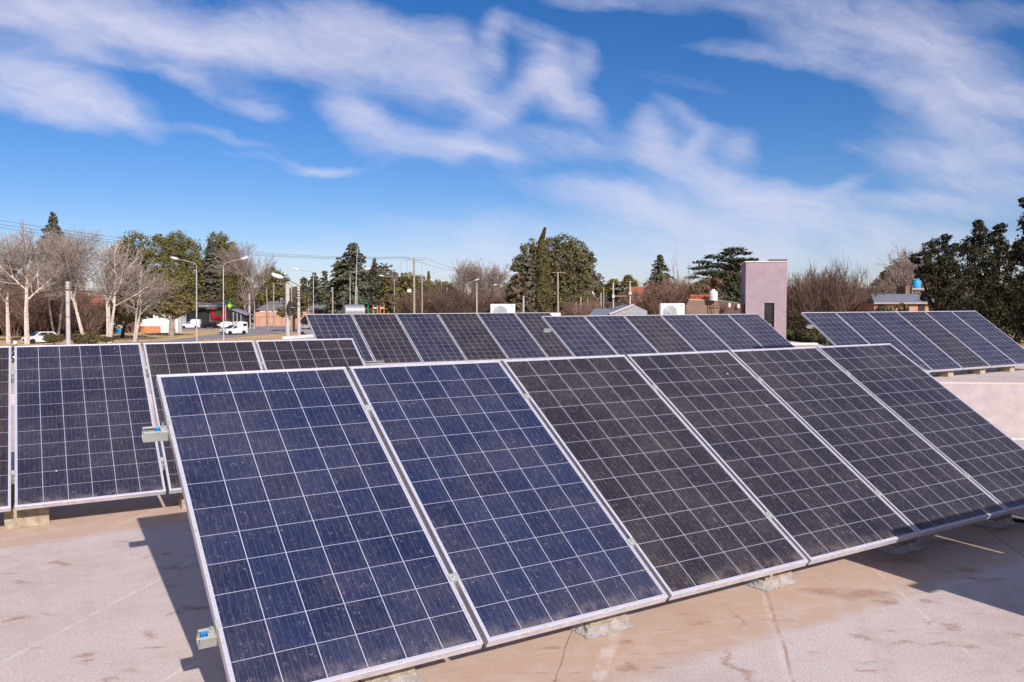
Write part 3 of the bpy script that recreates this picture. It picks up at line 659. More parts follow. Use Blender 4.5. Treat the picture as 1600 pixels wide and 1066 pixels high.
def conifer(name, label, px, d, top, hw, leaf='leaf_deodar', seed=0, base_y=None, size=.30, droop=.18, levels=None, ragged=.25, first=.06, dens=1.0, tiplean=0, cat='tree', group=None, power=.62):
    rng = np.random.default_rng(seed); g = gp(px, d); t = thing(name, label, cat, g, group, wc=False)
    h = (at(px, top, d)-g).z; Rr = hw/F*d*1.62; levels = levels or int(h*1.9)
    P = []; Nn = []; T = []; segs = []
    for L in range(levels):
        f = first+(1-first)*(L+rng.uniform(-.3, .3))/levels; f = min(max(f, .02), .985); z = f*h
        rl = Rr*((1-f)**power)*(1-ragged*rng.uniform(0, 1))+.12
        if f < first+.12: rl *= .75
        nb = int(5+rl*1.6)
        a0 = rng.uniform(0, 6.28)
        for k in range(nb):
            a = a0+2*math.pi*k/nb+rng.uniform(-.3, .3); r = rl*rng.uniform(1-ragged*1.5, 1.08); zz = z+rng.uniform(-.35, .35)*h/levels
            n = max(6, int(1.25*dens*(r*r*5+r*22)*(.30/size)**2*.5)); s = rng.uniform(.08, 1, n)**.75
            wd = .26*r*np.sin(np.clip(s*1.25, 0, 1)*math.pi*.82)+.05
            lat = rng.uniform(-1, 1, n)*wd; dz = -droop*r*s**1.6+.10*r*np.sin(s*3.1)+rng.normal(size=n)*.07-np.abs(lat)*.25-rng.uniform(0, .3, n)*size
            ca, sa = math.cos(a), math.sin(a)
            P.append(np.stack([ca*s*r-sa*lat, sa*s*r+ca*lat, zz+dz], 1)); Nn.append(np.tile([ca*.35, sa*.35, .9], (n, 1)))
            T.append(np.clip(rng.uniform(-.1, .35)+rng.uniform(0, .5, n)+.25*(s-.6), 0, 1))
            segs.append((0, 0, zz, ca*r*.8, sa*r*.8, zz-droop*r*.55, .02+.018*r, .01))
    P = np.concatenate(P); P[:, 0] += tiplean*(P[:, 2]/h)**2*h
    mb = trunk_mesh(h*.97, h*.020+.06, random.Random(seed), (tiplean*.9, 0)); mb.build('trunk', 'bark_brown', t)
    np_mesh('branches', tube_np(segs, 3), 4, 'bark_brown', t)
    np_mesh('crown', leaves(P, np.concatenate(Nn), size, rng, .5), 4, leaf, t, tone=np.concatenate(T)); return t
def cypress(name, label, px, d, top, hw, leaf='leaf_cypress', seed=0, lean=0, cat='tree'):
    rng = np.random.default_rng(seed); g = gp(px, d); t = thing(name, label, cat, g, None, wc=False)
    h = (at(px, top, d)-g).z; Rr = hw/F*d; n = int(h*Rr*420)
    f = rng.uniform(.02, 1, n); a = rng.uniform(0, 6.283, n); prof = np.minimum(1, (1-f)*2.6+.05)**.8*(.75+.25*np.minimum(1, f*5))
    bump = 1+.16*np.sin(a*3+f*23)+.12*np.sin(a*5-f*41+1)
    r = Rr*prof*bump*rng.uniform(.55, 1, n)**.5
    P = np.stack([np.cos(a)*r+lean*np.maximum(0, f-.88)*h, np.sin(a)*r, f*h], 1); Nn = np.stack([np.cos(a), np.sin(a), np.full(n, .5)], 1)
    mb = trunk_mesh(h*.9, .22, random.Random(seed)); mb.build('trunk', 'bark_brown', t)
    np_mesh('crown', leaves(P, Nn, .20, rng, .45), 4, leaf, t, tone=np.clip(rng.uniform(0, .8, n)+.2*np.sin(a*4+f*30), 0, 1)); return t
def bare_segs(rng, h, spread, leaders=1, r0=.18, twig=.02, lean=(0, 0), split=.28, depth=5, up=.35, kids=(2, 3, 3), tw=4, thin=.62):
    big = []; small = []
    def grow(p, d, L, r, dep):
        n = 3; q = p
        for i in range(n):
            d = (d+Vector((rng.uniform(-1, 1), rng.uniform(-1, 1), rng.uniform(-.4, .9)))*.13).normalized()
            e = q+d*L/n; ra = r*(1-.28*i/n); rb = r*(1-.28*(i+1)/n)
            (big if ra > .035 else small).append((*q, *e, ra, rb)); q = e
            if dep > 0 and i >= (0 if dep < depth else 1):
                for _ in range(rng.choice(kids)-1):
                    a = rng.uniform(0, 6.283); o = d.orthogonal().normalized(); o.rotate(Matrix.Rotation(a, 3, d)); ang = rng.uniform(.40, .95)*spread
                    nd = (d*math.cos(ang)+o*math.sin(ang)+Vector((0, 0, up*.35))).normalized()
                    grow(q, nd, L*rng.uniform(.55, .85), r*rng.uniform(.40, .56), dep-1)
        if dep > 0: grow(q, d, L*rng.uniform(.62, .8), r*.66, dep-1)
        else:
            for _ in range(tw):
                s = p.lerp(q, rng.uniform(.1, 1)); dd = (d+Vector((rng.uniform(-1, 1), rng.uniform(-1, 1), rng.uniform(-.3, 1)))*.75).normalized()
                e = s+dd*rng.uniform(.35, 1.0)*max(.45, h*.06); small.append((*s, *e, twig*.5, twig*.25))
    for k in range(leaders):
        a = rng.uniform(0, 6.283); sp = 0 if leaders == 1 else rng.uniform(.05, .20)
        d = Vector((lean[0]+math.cos(a)*sp, lean[1]+math.sin(a)*sp, 1)).normalized()
        st = Vector((math.cos(a)*.2*(leaders > 1), math.sin(a)*.2*(leaders > 1), -.1)); L0 = h*split
        e = st+d*L0; big.append((*st, *e, r0*1.15, r0*.85)); grow(e, d, h*.28, r0*.8, depth-1)
    return big, small
def bare_tree(name, label, px, d, top, bark='bark_white', twigm='twig_pale', seed=0, cat='bare tree', group=None, thinx=1, **kw):
    rng = random.Random(seed); g = gp(px, d); t = thing(name, label, cat, g, group, wc=False); h = (at(px, top, d)-g).z
    big, small = bare_segs(rng, h, kw.pop('spread', 1.0), **kw)
    z = max(s[5] for s in big+small); k = h/z
    big = np.array(big); small = np.array(small); big[:, :6] *= k; small[:, :6] *= k
    np_mesh('trunk', tube_np(big, 5), 4, bark, t); np_mesh('twigs', tube_np(small, 3), 4, twigm, t); return t
def thicket_mesh(seed, R_, h, tw, stems=26, wig=.022):
    rng = random.Random(seed); seg = []
    for k in range(stems):
        a = rng.uniform(0, 6.283); rr = R_*.35*math.sqrt(rng.random()); p = Vector((math.cos(a)*rr, math.sin(a)*rr, 0))
        d = Vector((math.cos(a)*rng.uniform(.1, .8), math.sin(a)*rng.uniform(.1, .8), 1)).normalized(); L = h*rng.uniform(.75, 1.0)
        n = 6; q = p
        for i in range(n):
            d = (d+Vector((rng.uniform(-1, 1), rng.uniform(-1, 1), rng.uniform(-.25, .3)))*.18).normalized(); e = q+d*L/n
            seg.append((*q, *e, .05*(1-i/n)+.014, .05*(1-(i+1)/n)+.012)); q = e
            for _ in range(4):
                dd = (d*.7+Vector((rng.uniform(-1, 1), rng.uniform(-1, 1), rng.uniform(-.4, .9)))).normalized(); s = p.lerp(q, 1) if i == 0 else q; l2 = rng.uniform(.12, .32)*h*(1-.3*i/n); e2 = s+dd*l2
                seg.append((*s, *e2, .018, .012))
                for _ in range(tw):
                    m_ = s.lerp(e2, rng.uniform(.2, 1)); d3 = (dd+Vector((rng.uniform(-1, 1), rng.uniform(-1, 1), rng.uniform(-.3, 1)))*.8).normalized(); e3 = m_+d3*rng.uniform(.10, .22)*h
                    seg.append((*m_, *e3, wig, wig*.5))
    return tube_np(seg, 3)
# ---- left: pale barked bare poplars, conifer behind, pines, understorey
bare_tree('bare_poplar', 'thin pale trunked bare poplar at the very left edge of the photo', 12, 92, 352, seed=3, r0=.20, twig=.022, depth=5, split=.30)
bare_tree('bare_poplar', 'thick white trunked bare poplar standing in front of the parked white hatchback at the left', 41, 90, 338, seed=12, r0=.24, twig=.024, depth=5, split=.30, spread=1.1)
bare_tree('bare_poplar', 'slim twin stemmed bare poplar right of the white hatchback, behind the low bushes', 87, 100, 368, seed=21, r0=.12, leaders=2, twig=.022, depth=4, split=.34)
bare_tree('bare_poplar', 'bare poplar with two white stems just right of the thick pale concrete pole', 134, 94, 350, seed=35, r0=.17, leaders=2, twig=.024, depth=5, split=.30, lean=(-.05, 0))
bare_tree('bare_poplar', 'many stemmed white bare poplar clump leaning right, in front of the left pine', 170, 92, 356, seed=44, r0=.17, leaders=4, twig=.024, depth=4, split=.26, lean=(.10, 0), spread=1.15)
bare_tree('bare_poplar', 'bare poplar with drooping pale twigs in front of the white house', 208, 96, 392, seed=52, r0=.13, leaders=2, twig=.022, depth=4, split=.22, lean=(.12, 0), spread=1.2)
conifer('deodar_tree', 'dark spire shaped conifer rising above the bare poplars at the left', 87, 135, 330, 46, seed=5, size=.36, ragged=.35, first=.30, dens=1.1, droop=.02, power=.8)
for i, (x, y, w_, d, s) in enumerate([(-60, 440, 70, 120, 1), (5, 455, 48, 122, 2), (62, 462, 45, 118, 3), (112, 452, 44, 124, 4), (150, 470, 34, 120, 6)]):
    lobed('evergreen_bush', ['dark evergreen bush outside the left edge of the photo', 'dark evergreen thicket bush behind the leftmost poplar', 'dark evergreen bush behind the white hatchback', 'dark evergreen bush behind the thick concrete pole', 'dark evergreen bush left of the white house'][i], x, d, [(x+a*w_*.6, 507-b, w_*.45) for a, b in ((-.8, 0), (0, 4), (.8, 0), (-.4, 14), (.45, 16))], .2, 'leaf_under', seed=60+s, size=.32, cat='bush', sub=.34, dens=.8)
lobed('pine_tree', 'round crowned olive pine partly hidden behind pale bare branches, leftmost of the big pines', 218, 150, [(218, 385, 25), (196, 410, 24), (232, 408, 26), (200, 438, 26), (235, 440, 25), (190, 462, 18), (222, 466, 20), (186, 388, 10)], .4, seed=71, size=.36, gaps=.12)
lobed('pine_tree', 'tallest rounded olive green pine in the middle of the three big pines', 283, 184, [(272, 378, 20), (290, 392, 22), (258, 392, 20), (265, 415, 24), (300, 415, 25), (282, 440, 26), (318, 420, 16), (312, 445, 22), (256, 438, 20), (282, 470, 22), (320, 472, 18), (246, 372, 8)], .45, seed=72, size=.36, gaps=.10)
lobed('pine_tree', 'broad olive pine with ragged peaked top, rightmost of the big pines', 345, 190, [(340, 374, 15), (336, 395, 18), (352, 392, 16), (362, 386, 9), (338, 420, 24), (366, 412, 17), (372, 436, 18), (345, 446, 24), (382, 424, 9), (330, 466, 20), (366, 464, 18), (386, 444, 7)], .45, seed=73, size=.36, gaps=.15)
conifer('pine_tree', 'small greyish conifer in front of the right big pine, between the street lamps', 331, 182, 372, 20, leaf='leaf_grey', seed=75, size=.30, ragged=.4, first=.35)
lobed('garden_tree', 'low yellowish green tree with a short trunk left of the first street lamp', 267, 112, [(262, 448, 18), (282, 455, 17), (246, 462, 17), (268, 468, 20), (292, 470, 13), (238, 480, 12), (256, 482, 14), (284, 483, 12), (300, 478, 8)], .34, 'leaf_pine_y', seed=76, size=.28, bark='bark_grey', gaps=.15)
lobed('garden_tree', 'small dark olive tree with thin trunk in front of the white house', 190, 106, [(188, 462, 14), (176, 478, 14), (200, 478, 15), (212, 468, 11), (186, 494, 13), (206, 494, 9), (228, 488, 11), (222, 476, 10)], .22, 'leaf_shrub', seed=77, size=.27, bark='bark_brown', gaps=.2)
lobed('garden_tree', 'low bush tree with rusty dry leaves beside the shop canopy', 308, 176, [(318, 476, 12), (332, 470, 10), (304, 482, 9), (326, 486, 8)], .2, 'leaf_brown', seed=78, size=.28, gaps=.3, bark='bark_grey')
for x, w_, y, s, lb in ((84, 17, 531, 1, 'low clipped brownish green shrub beside the white hatchback'), (132, 24, 532, 2, 'low spreading shrub at the foot of the twin stemmed poplar'), (166, 10, 533, 3, 'small low shrub at the foot of the leaning poplar clump')):
    lobed('low_shrub', lb, x, 88, [(x+a*w_*.5, y-4, w_*.36) for a in (-1.2, -.4, .4, 1.2)], .06, 'leaf_shrub', seed=80+s, size=.17, cat='shrub', sub=.4)
bare_tree('bare_tree', 'fine grey bare tree just right of the big pines, against the sky', 398, 160, 372, 'bark_grey', 'twig_grey', seed=90, r0=.14, twig=.026, depth=5, split=.25, spread=.8)
bare_tree('bare_tree', 'low grey bare tree left of the near street lamp, before the grey roofed house', 384, 150, 430, 'bark_grey', 'twig_grey', seed=91, r0=.12, twig=.025, depth=4, split=.2)
lobed('pine_tree', 'dark green pine with a rounded top behind the house with the grey hip roof', 426, 190, [(424, 428, 13), (414, 440, 15), (436, 438, 14), (426, 455, 18), (444, 462, 10), (408, 464, 10)], .35, 'leaf_pine', seed=92, size=.42, gaps=.1)
for i, (x, d, tp, hw, lb) in enumerate([(476, 175, 430, 13, 'short grey green conifer right of the pole pair'), (492, 178, 424, 17, 'middling conifer behind the street lamp left of the tall deodar'), (508, 170, 421, 18, 'grey green conifer with a thin tip left of the tall deodar'), (530, 150, 400, 24, 'broad conifer leaning against the left side of the tall deodar'), (552, 146, 376, 38, 'tallest pyramidal deodar behind the tilted thin mast'), (586, 152, 402, 26, 'conifer with an open tapering tip right of the tall deodar'), (606, 150, 428, 24, 'wide dark conifer before the orange playground frames'), (632, 158, 424, 24, 'dark drooping conifer left of the wooden utility pole')]):
    conifer('deodar_tree', lb, x, d, tp, hw, leaf='leaf_deodar' if i < 6 else 'leaf_pine', seed=100+i, size=.34, ragged=.34, first=.08, power=.6 if i != 5 else .95, droop=.22)
for i, (x, d, lo, lb) in enumerate([(458, 130, [(452, 470, 11), (468, 478, 12), (476, 466, 10), (440, 487, 8), (462, 488, 10)], 'brown green shrubby tree behind the pole pair'), (640, 175, [(640, 436, 12), (656, 440, 12), (648, 456, 14), (664, 452, 10), (634, 456, 12)], 'rounded dark pine behind the wooden utility pole'), (690, 180, [(686, 446, 10), (698, 450, 9), (676, 452, 9), (708, 462, 9), (690, 464, 12)], 'low dark pine right of the wooden utility pole'), (618, 135, [(600, 474, 9), (616, 470, 10), (634, 476, 9), (648, 478, 8)], 'rusty brown shrub tree below the conifers')]):
    lobed('pine_tree' if i in (1, 2) else 'shrub_tree', lb, x, d, lo, .25, ['leaf_shrub', 'leaf_pine', 'leaf_pine', 'leaf_brown'][i], seed=120+i, size=.32, gaps=.12)
cypress('cypress_tree', 'tiny dark cypress tip above the thicket right of the wooden utility pole', 670, 190, 424, 5, 'leaf_pine', 7)
bare_tree('bare_tree', 'tall fan shaped bare tree left of the eucalyptus, left half of the pale twig clump', 732, 175, 399, 'bark_grey', 'twig_grey', seed=130, r0=.16, leaders=6, twig=.034, depth=4, split=.26, spread=.85, tw=6, kids=(2, 3))
bare_tree('bare_tree', 'tall fan shaped bare tree beside the eucalyptus, right half of the pale twig clump', 768, 178, 404, 'bark_grey', 'twig_grey', seed=131, r0=.15, leaders=6, twig=.034, depth=4, split=.26, spread=.85, tw=6, kids=(2, 3))
lobed('eucalyptus_tree', 'huge round dark eucalyptus, largest crown on the skyline, behind the cypress', 870, 155, [(826, 396, 17), (812, 412, 14), (830, 418, 22), (806, 418, 8), (838, 384, 15), (864, 388, 20), (884, 384, 20), (902, 392, 19), (900, 412, 22), (914, 418, 15), (872, 408, 24), (890, 434, 25), (912, 440, 16), (862, 436, 22), (884, 462, 24), (912, 464, 14), (856, 462, 20), (846, 404, 16), (920, 400, 8), (926, 408, 6)], .75, 'leaf_euca', seed=140, size=.36, gaps=.16, sub=.23)
cypress('cypress_tree', 'tall narrow brownish cypress column with a bent tip before the eucalyptus', 846, 125, 356, 9, seed=11, lean=.28)
cypress('cypress_tree', 'shorter cypress column fused to the right side of the tall one', 855, 126, 400, 7, seed=12)
conifer('deodar_tree', 'grey green conifer wedged left of the tall cypress', 826, 135, 396, 20, leaf='leaf_grey', seed=141, size=.30, ragged=.3)
conifer('cedar_tree', 'broad rusty brown conifer left of the cypress, behind the left air conditioner', 808, 118, 424, 30, leaf='leaf_brown', seed=142, size=.28, ragged=.35, power=.6, dens=1.1)
for i, (x, d, lo, lb) in enumerate([(958, 190, [(958, 444, 9), (950, 452, 9), (966, 452, 9), (958, 462, 11)], 'small round green pine left of the H shaped pole pair'), (983, 185, [(982, 436, 7), (976, 444, 7), (990, 445, 8), (984, 458, 9), (972, 462, 7)], 'small dark pine behind the H shaped pole pair'), (938, 220, [(936, 452, 7), (944, 462, 8), (930, 466, 7)], 'distant green tree right of the eucalyptus')]):
    lobed('pine_tree', lb, x, d, lo, .22, 'leaf_pine', seed=150+i, size=.38)
conifer('deodar_tree', 'lone grey green spire shaped deodar left of the thin antenna', 1030, 150, 395, 30, seed=160, size=.32, ragged=.35, power=.7)
# flat layered cedar
def cedar(label, px, d, top, plates, seed):
    rng = np.random.default_rng(seed); g = gp(px, d); t = thing('cedar_tree', label, 'tree', g, None, wc=False); P = []; Nn = []; T = []
    mb = trunk_mesh((at(px, top, d)-g).z*.95, .32, random.Random(seed), (.0, 0))
    for (x, y, rx, rz) in plates:
        c = np.array(at(x, y, d)-g)+np.array([0, rng.uniform(-1, 1)*rx/F*d*.5, 0]); a, b = rx/F*d, rz/F*d; n = int(a*a*110)
        rr = np.sqrt(rng.uniform(0, 1, n)); th = rng.uniform(0, 6.283, n); lump = 1+.25*np.sin(th*5+seed)
        P.append(c+np.stack([np.cos(th)*rr*a*lump, np.sin(th)*rr*a*lump*.8, rng.normal(size=n)*b*.45*(1-rr*.6)+b*.4*np.sin(th*7+rr*9)*.4], 1)); Nn.append(np.tile([0, -.15, 1.], (n, 1))); T.append(rng.uniform(0, .8, n))
        mb.tube([(0, 0, max(1, c[2]-a*.55)), tuple(c*.5+np.array([0, 0, c[2]*.5-a*.2])), tuple(c)], [.13, .09, .04], 5)
    mb.build('trunk', 'bark_brown', t); np_mesh('crown', leaves(np.concatenate(P), np.concatenate(Nn), .27, rng, .6), 4, 'leaf_dark2', t, tone=np.concatenate(T))
M['leaf_dark2'] = leaf_mat('cedar_needles', (.026, .034, .020), (.055, .060, .036), (.10, .095, .06))
cedar('dark flat layered cedar behind the pink tower, left side spreading in plates', 1142, 120, 388, [(1150, 390, 17, 5), (1136, 397, 14, 5), (1164, 396, 12, 4), (1118, 402, 16, 5), (1146, 407, 24, 6), (1172, 407, 12, 4), (1100, 410, 14, 5), (1126, 416, 28, 6), (1092, 420, 14, 4), (1156, 420, 22, 6), (1112, 428, 26, 6), (1140, 434, 24, 6), (1082, 434, 10, 4), (1120, 444, 20, 6), (1150, 450, 22, 8)], 170)
conifer('deodar_tree', 'bushy dark conifer touching the left side of the pink tower', 1146, 95, 424, 24, leaf='leaf_dark2', seed=171, size=.27, ragged=.3, power=.6)
lobed('shrub_tree', 'rounded brown and green shrub tree behind the red tile stack', 1096, 110, [(1090, 450, 10), (1104, 446, 11), (1114, 452, 10), (1120, 440, 9), (1098, 462, 10)], .2, 'leaf_brown', seed=172, size=.26, gaps=.15)
for i, x in enumerate((1048, 1056, 1063, 1072)):
    bare_tree('bare_poplar', ['leftmost', 'second', 'third', 'rightmost'][i]+' of four distant thin upright bare poplars by the antenna', x, 210, (408, 398, 404, 412)[i], 'bark_grey', 'twig_grey', seed=180+i, r0=.08, twig=.03, depth=2, split=.3, spread=.35, tw=5, group='distant thin bare poplars')
# ---- reddish brown thickets, each a countable bush
def thickets(spots, tw, group, labels_):
    meshes = {}
    for i, (x, d, top, hw) in enumerate(spots):
        g = gp(x, d); h = (at(x, top, d)-g).z; k = i % 4
        if k not in meshes:
            V = thicket_mesh(200+k+len(spots), 1.0*3.5, 7.0, 4, wig=.024)
            o = np_mesh('bare_bush', V, 4, tw); meshes[k] = o
        else: o = meshes[k].copy(); col.objects.link(o)
        o.location = g; o.rotation_euler = (0, 0, i*1.7); sx = hw/F*d/3.6; o.scale = (sx, sx, h/8.0)
        tag(o, labels_[i], 'bare bush', group)
ordn = ['leftmost', 'second from the left', 'third from the left', 'fourth from the left', 'fifth from the left', 'sixth from the left', 'seventh from the left', 'eighth from the left', 'ninth from the left', 'tenth from the left', 'rightmost']
s0 = [(-30, 112, 430, 34), (18, 112, 424, 32), (60, 110, 430, 32), (104, 112, 438, 30), (140, 114, 446, 26), (204, 126, 462, 20)]
thickets(s0, 'twig_tan', 'tan brown bare bushes behind the poplars', ['tan leafless bush, '+(ordn[i] if i < 5 else 'rightmost')+' of those behind the pale poplars' for i in range(6)])
s1 = [(652, 128, 452, 24), (676, 132, 446, 24), (700, 126, 444, 26), (724, 132, 448, 24), (748, 126, 450, 24), (770, 130, 448, 24), (792, 124, 462, 18)]
thickets(s1, 'twig_red', 'rust brown bare bushes left of the cypress', ['rust brown leafless bush, '+(ordn[i] if i < 6 else 'rightmost')+' in the thicket between utility pole and cypress' for i in range(7)])
s2 = [(905, 110, 468, 20), (930, 118, 466, 16), (998, 120, 452, 18), (1018, 118, 434, 26), (1042, 112, 432, 28), (1066, 116, 434, 26), (1084, 110, 446, 22)]
thickets(s2, 'twig_tan', 'tan brown bare bushes in the middle distance', ['tan leafless bush, '+(ordn[i] if i < 6 else 'rightmost')+' of those between eucalyptus and red tile stack' for i in range(7)])
s3 = [(1240, 60, 432, 26), (1262, 62, 420, 34), (1290, 58, 414, 40), (1318, 64, 418, 36), (1340, 60, 436, 30), (1362, 70, 448, 26)]
thickets(s3, 'twig_red', 'red brown bare bushes right of the tower', ['red brown leafless bush, '+(ordn[i] if i < 5 else 'rightmost')+' in the thicket right of the pink tower' for i in range(6)])
bare_tree('bare_tree', 'wide red brown bare tree with fine arching twigs right of the pink tower', 1292, 66, 412, 'bark_brown', 'twig_red', seed=210, r0=.14, leaders=4, twig=.017, depth=4, split=.2, spread=1.1, tw=8)
bare_tree('bare_tree', 'pale grey bare tree behind the blue water tank', 1424, 90, 378, 'bark_grey', 'twig_grey', seed=211, r0=.15, leaders=2, twig=.02, depth=5, split=.22, spread=1.2)
conifer('deodar_tree', 'small dark conifer between the bare thicket and the blue water tank', 1380, 110, 425, 17, leaf='leaf_deodar', seed=212, size=.3)
lobed('low_hedge', 'low dark green hedge seen between the centre and far right solar rows', 1262, 46, [(1232, 526, 12), (1250, 532, 12), (1268, 530, 13), (1288, 532, 13), (1308, 530, 12), (1330, 530, 12)], .05, 'leaf_hedge', seed=213, size=.12, cat='hedge', sub=.4)
lobed('evergreen_bush', 'grey green bush sprinkled with tan leaves beside the hedge, right of the tower', 1252, 54, [(1240, 500, 16), (1262, 508, 16), (1284, 512, 14), (1300, 500, 14)], .08, 'leaf_under', seed=214, size=.13, cat='bush', sub=.4, dens=.5, gaps=.3)
lobed('evergreen_bush', 'dark bush in front of the brick wall with the grey roof', 1404, 44, [(1392, 486, 9), (1408, 482, 8), (1376, 490, 9)], .05, 'leaf_shrub', seed=215, size=.13, cat='bush', sub=.4, dens=.5, gaps=.3)
# ---- big dark trees at the right, backlit look put into the leaf colour
def big_dark(label, px, d, lobes, seed, size=.095, dens=1.0):
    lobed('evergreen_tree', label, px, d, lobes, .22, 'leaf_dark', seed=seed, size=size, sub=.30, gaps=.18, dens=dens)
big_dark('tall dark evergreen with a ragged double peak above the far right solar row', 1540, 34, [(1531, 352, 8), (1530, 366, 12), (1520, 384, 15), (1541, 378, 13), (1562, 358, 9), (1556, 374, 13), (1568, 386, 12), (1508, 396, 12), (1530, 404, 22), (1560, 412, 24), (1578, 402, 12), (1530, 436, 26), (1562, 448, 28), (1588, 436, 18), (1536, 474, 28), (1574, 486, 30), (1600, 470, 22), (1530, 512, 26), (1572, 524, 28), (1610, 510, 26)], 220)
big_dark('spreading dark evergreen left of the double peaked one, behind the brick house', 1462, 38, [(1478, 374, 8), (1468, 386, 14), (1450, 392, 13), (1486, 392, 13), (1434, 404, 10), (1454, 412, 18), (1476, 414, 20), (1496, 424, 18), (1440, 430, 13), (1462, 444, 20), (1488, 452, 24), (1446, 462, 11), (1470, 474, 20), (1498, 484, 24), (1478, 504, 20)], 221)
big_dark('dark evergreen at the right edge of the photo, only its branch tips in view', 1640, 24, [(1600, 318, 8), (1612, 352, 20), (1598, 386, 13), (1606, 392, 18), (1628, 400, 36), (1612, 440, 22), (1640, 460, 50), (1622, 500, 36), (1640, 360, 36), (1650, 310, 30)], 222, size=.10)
# ---- far wooded skyline
rng = np.random.default_rng(300); n = 150000
ang = rng.uniform(-1.05, 1.05, n); dist = rng.uniform(330, 520, n); X_ = np.sin(ang)*dist; Y_ = np.cos(ang)*dist
hh = 12+5*np.sin(ang*31)+3.5*np.sin(ang*73+1)+3*np.sin(ang*151+dist*.05)
P = np.stack([X_, Y_, G+hh*rng.uniform(0, 1, n)**.6], 1); Nn = np.tile([0, -.7, .7], (n, 1))
M['leaf_far'] = leaf_mat('far_wood_foliage', (.055, .050, .035), (.095, .075, .055), (.12, .09, .07), .03)
o = np_mesh('distant_woodland', leaves(P, Nn, 1.1, rng, .5), 4, 'leaf_far', tone=rng.uniform(0, 1, n)); tag(o, 'hazy line of distant brown green woodland along the horizon', 'woodland', kind='stuff')
rng = np.random.default_rng(301); n = 60000
a_ = rng.uniform(0, 1, n); X_ = -110+330*a_+rng.normal(size=n)*3; Y_ = 215+rng.normal(size=n)*6; hh = 6+1.8*np.sin(a_*60)+1.3*np.sin(a_*143)
P = np.stack([X_, Y_, G+hh*rng.uniform(0, 1, n)**.6], 1)
o = np_mesh('distant_scrub', leaves(P, np.tile([0, -.7, .7], (n, 1)), .45, rng, .5), 4, 'leaf_far', tone=rng.uniform(0, 1, n)); tag(o, 'band of brownish scrub behind the street and the houses', 'scrub', kind='stuff')
# dry grass tufts on the verges
rng = np.random.default_rng(302); n = 26000
xs = rng.uniform(-75, 5, n); ysv = rng.uniform(52, 150, n); from_road = []
P = np.stack([xs, ysv, np.full(n, G+.06)], 1)
# keep tufts off the asphalt
poly = [(p.x, p.y) for p in pts]; inside = np.zeros(n, bool); j = len(poly)-1
for i in range(len(poly)):
    xi, yi = poly[i]; xj, yj = poly[j]
    c_ = ((yi > ysv) != (yj > ysv)) & (xs < (xj-xi)*(ysv-yi)/((yj-yi) or 1e-9)+xi); inside ^= c_; j = i
P = P[~inside]; M['leaf_grass'] = leaf_mat('dry_grass_blades', (.36, .25, .12), (.50, .36, .19), (.22, .18, .08), .2)
o = np_mesh('dry_grass', leaves(P, np.tile([0, 0, 1.], (len(P), 1)), .075, rng, .3), 4, 'leaf_grass', tone=rng.uniform(0, 1, len(P))); tag(o, 'dry yellow grass tufts on the verges beside the road', 'grass', kind='stuff')
# ================================================================== STREET FURNITURE, POLES AND WIRES
def pole(name, label, px, d, top, rbase, rtop, m, cat='pole', lean=0, arms=(), group=None, capd=None):
    g = gp(px, d); t = thing(name, label, cat, g, group); tp = at(px+lean, top, d); mb = MB()
    mb.tube([g-Vector((0, 0, .1)), tp], [rbase, rtop], 10); mb.build('shaft', m, t, smooth=True)
    for (ay, x0, x1, r, ins) in arms:
        a = at(x0, ay, d); b = at(x1, ay, d); mb = MB(); mb.tube([a, b], r, 4); cr = mb.build('crossarm', m, t)
        for ix in ins:
            q = at(ix, ay, d); mb = MB(); mb.lathe([(.03, 0), (.09, .05), (.05, .1), (.09, .15), (.05, .2), (.06, .26), (.02, .3)], q, 8); mb.build('insulator', 'dark', cr).location = (0, 0, 0)
    return t
def street_lamp(px, d, top, lx, ly, label, base_r=.075, head=.75, m='pole_grey'):
    g = gp(px, d); t = thing('street_lamp', label, 'street lamp', g, 'street lamps along the avenue')
    tp = at(px, top, d); hd = at(lx, ly, d); s = 1 if lx > px else -1
    mb = MB(); mb.tube([g-Vector((0, 0, .1)), g+Vector((0, 0, 2.5)), tp-Vector((0, 0, .5))], [base_r, base_r*.9, base_r*.6], 8); mb.build('pole', m, t, smooth=True)
    mb = MB(); mb.tube([tp-Vector((0, 0, .5)), tp-Vector((0, 0, .15)), tp+Vector((s*.18, 0, .10)), tp+Vector((s*.5, 0, .18)), hd], base_r*.45, 6); mb.build('arm', m, t, smooth=True)
    mb = MB(); dv = (hd-(tp+Vector((s*.5, 0, .18)))).normalized(); mx = Matrix.Translation(hd) @ dv.to_track_quat('X', 'Z').to_matrix().to_4x4()
    vs = [(-.05, .05, .03), (.15, .12, .09), (.5, .13, .08), (.72, .07, .04)]
    L = [mx @ Vector((x*head/.75, 0, 0)) for x, *_ in vs]
    mb.tube(L, [.05, .115, .125, .05], 8); mb.build('lamp_head', 'white', t, smooth=True)
    mb = MB(); mb.tube([mx @ Vector((.18*head, 0, -.07)), mx @ Vector((.6*head, 0, -.07))], [.07, .07], 8); mb.build('lens', 'lampglass', t)
    return t
street_lamp(307, 80, 412, 278, 404, 'grey street lamp with its arm reaching left, directly left of the parked white van')
street_lamp(349, 80, 412, 377, 404, 'grey street lamp with its arm reaching right, in front of the red shopfront')
street_lamp(489.7, 110, 426, 466, 421, 'slim street lamp reaching left above the roof of the left solar row', .07)
street_lamp(547, 110, 427, 571, 421, 'slim street lamp reaching right before the tallest deodar', .07)
street_lamp(616, 140, 434, 599, 431, 'slim street lamp reaching left before the dark conifers', .07)
street_lamp(690, 165, 441, 677, 438, 'distant street lamp reaching left just right of the wooden utility pole', .08)
street_lamp(731, 160, 442, 743, 438, 'distant street lamp reaching right over the rust brown thicket', .08)
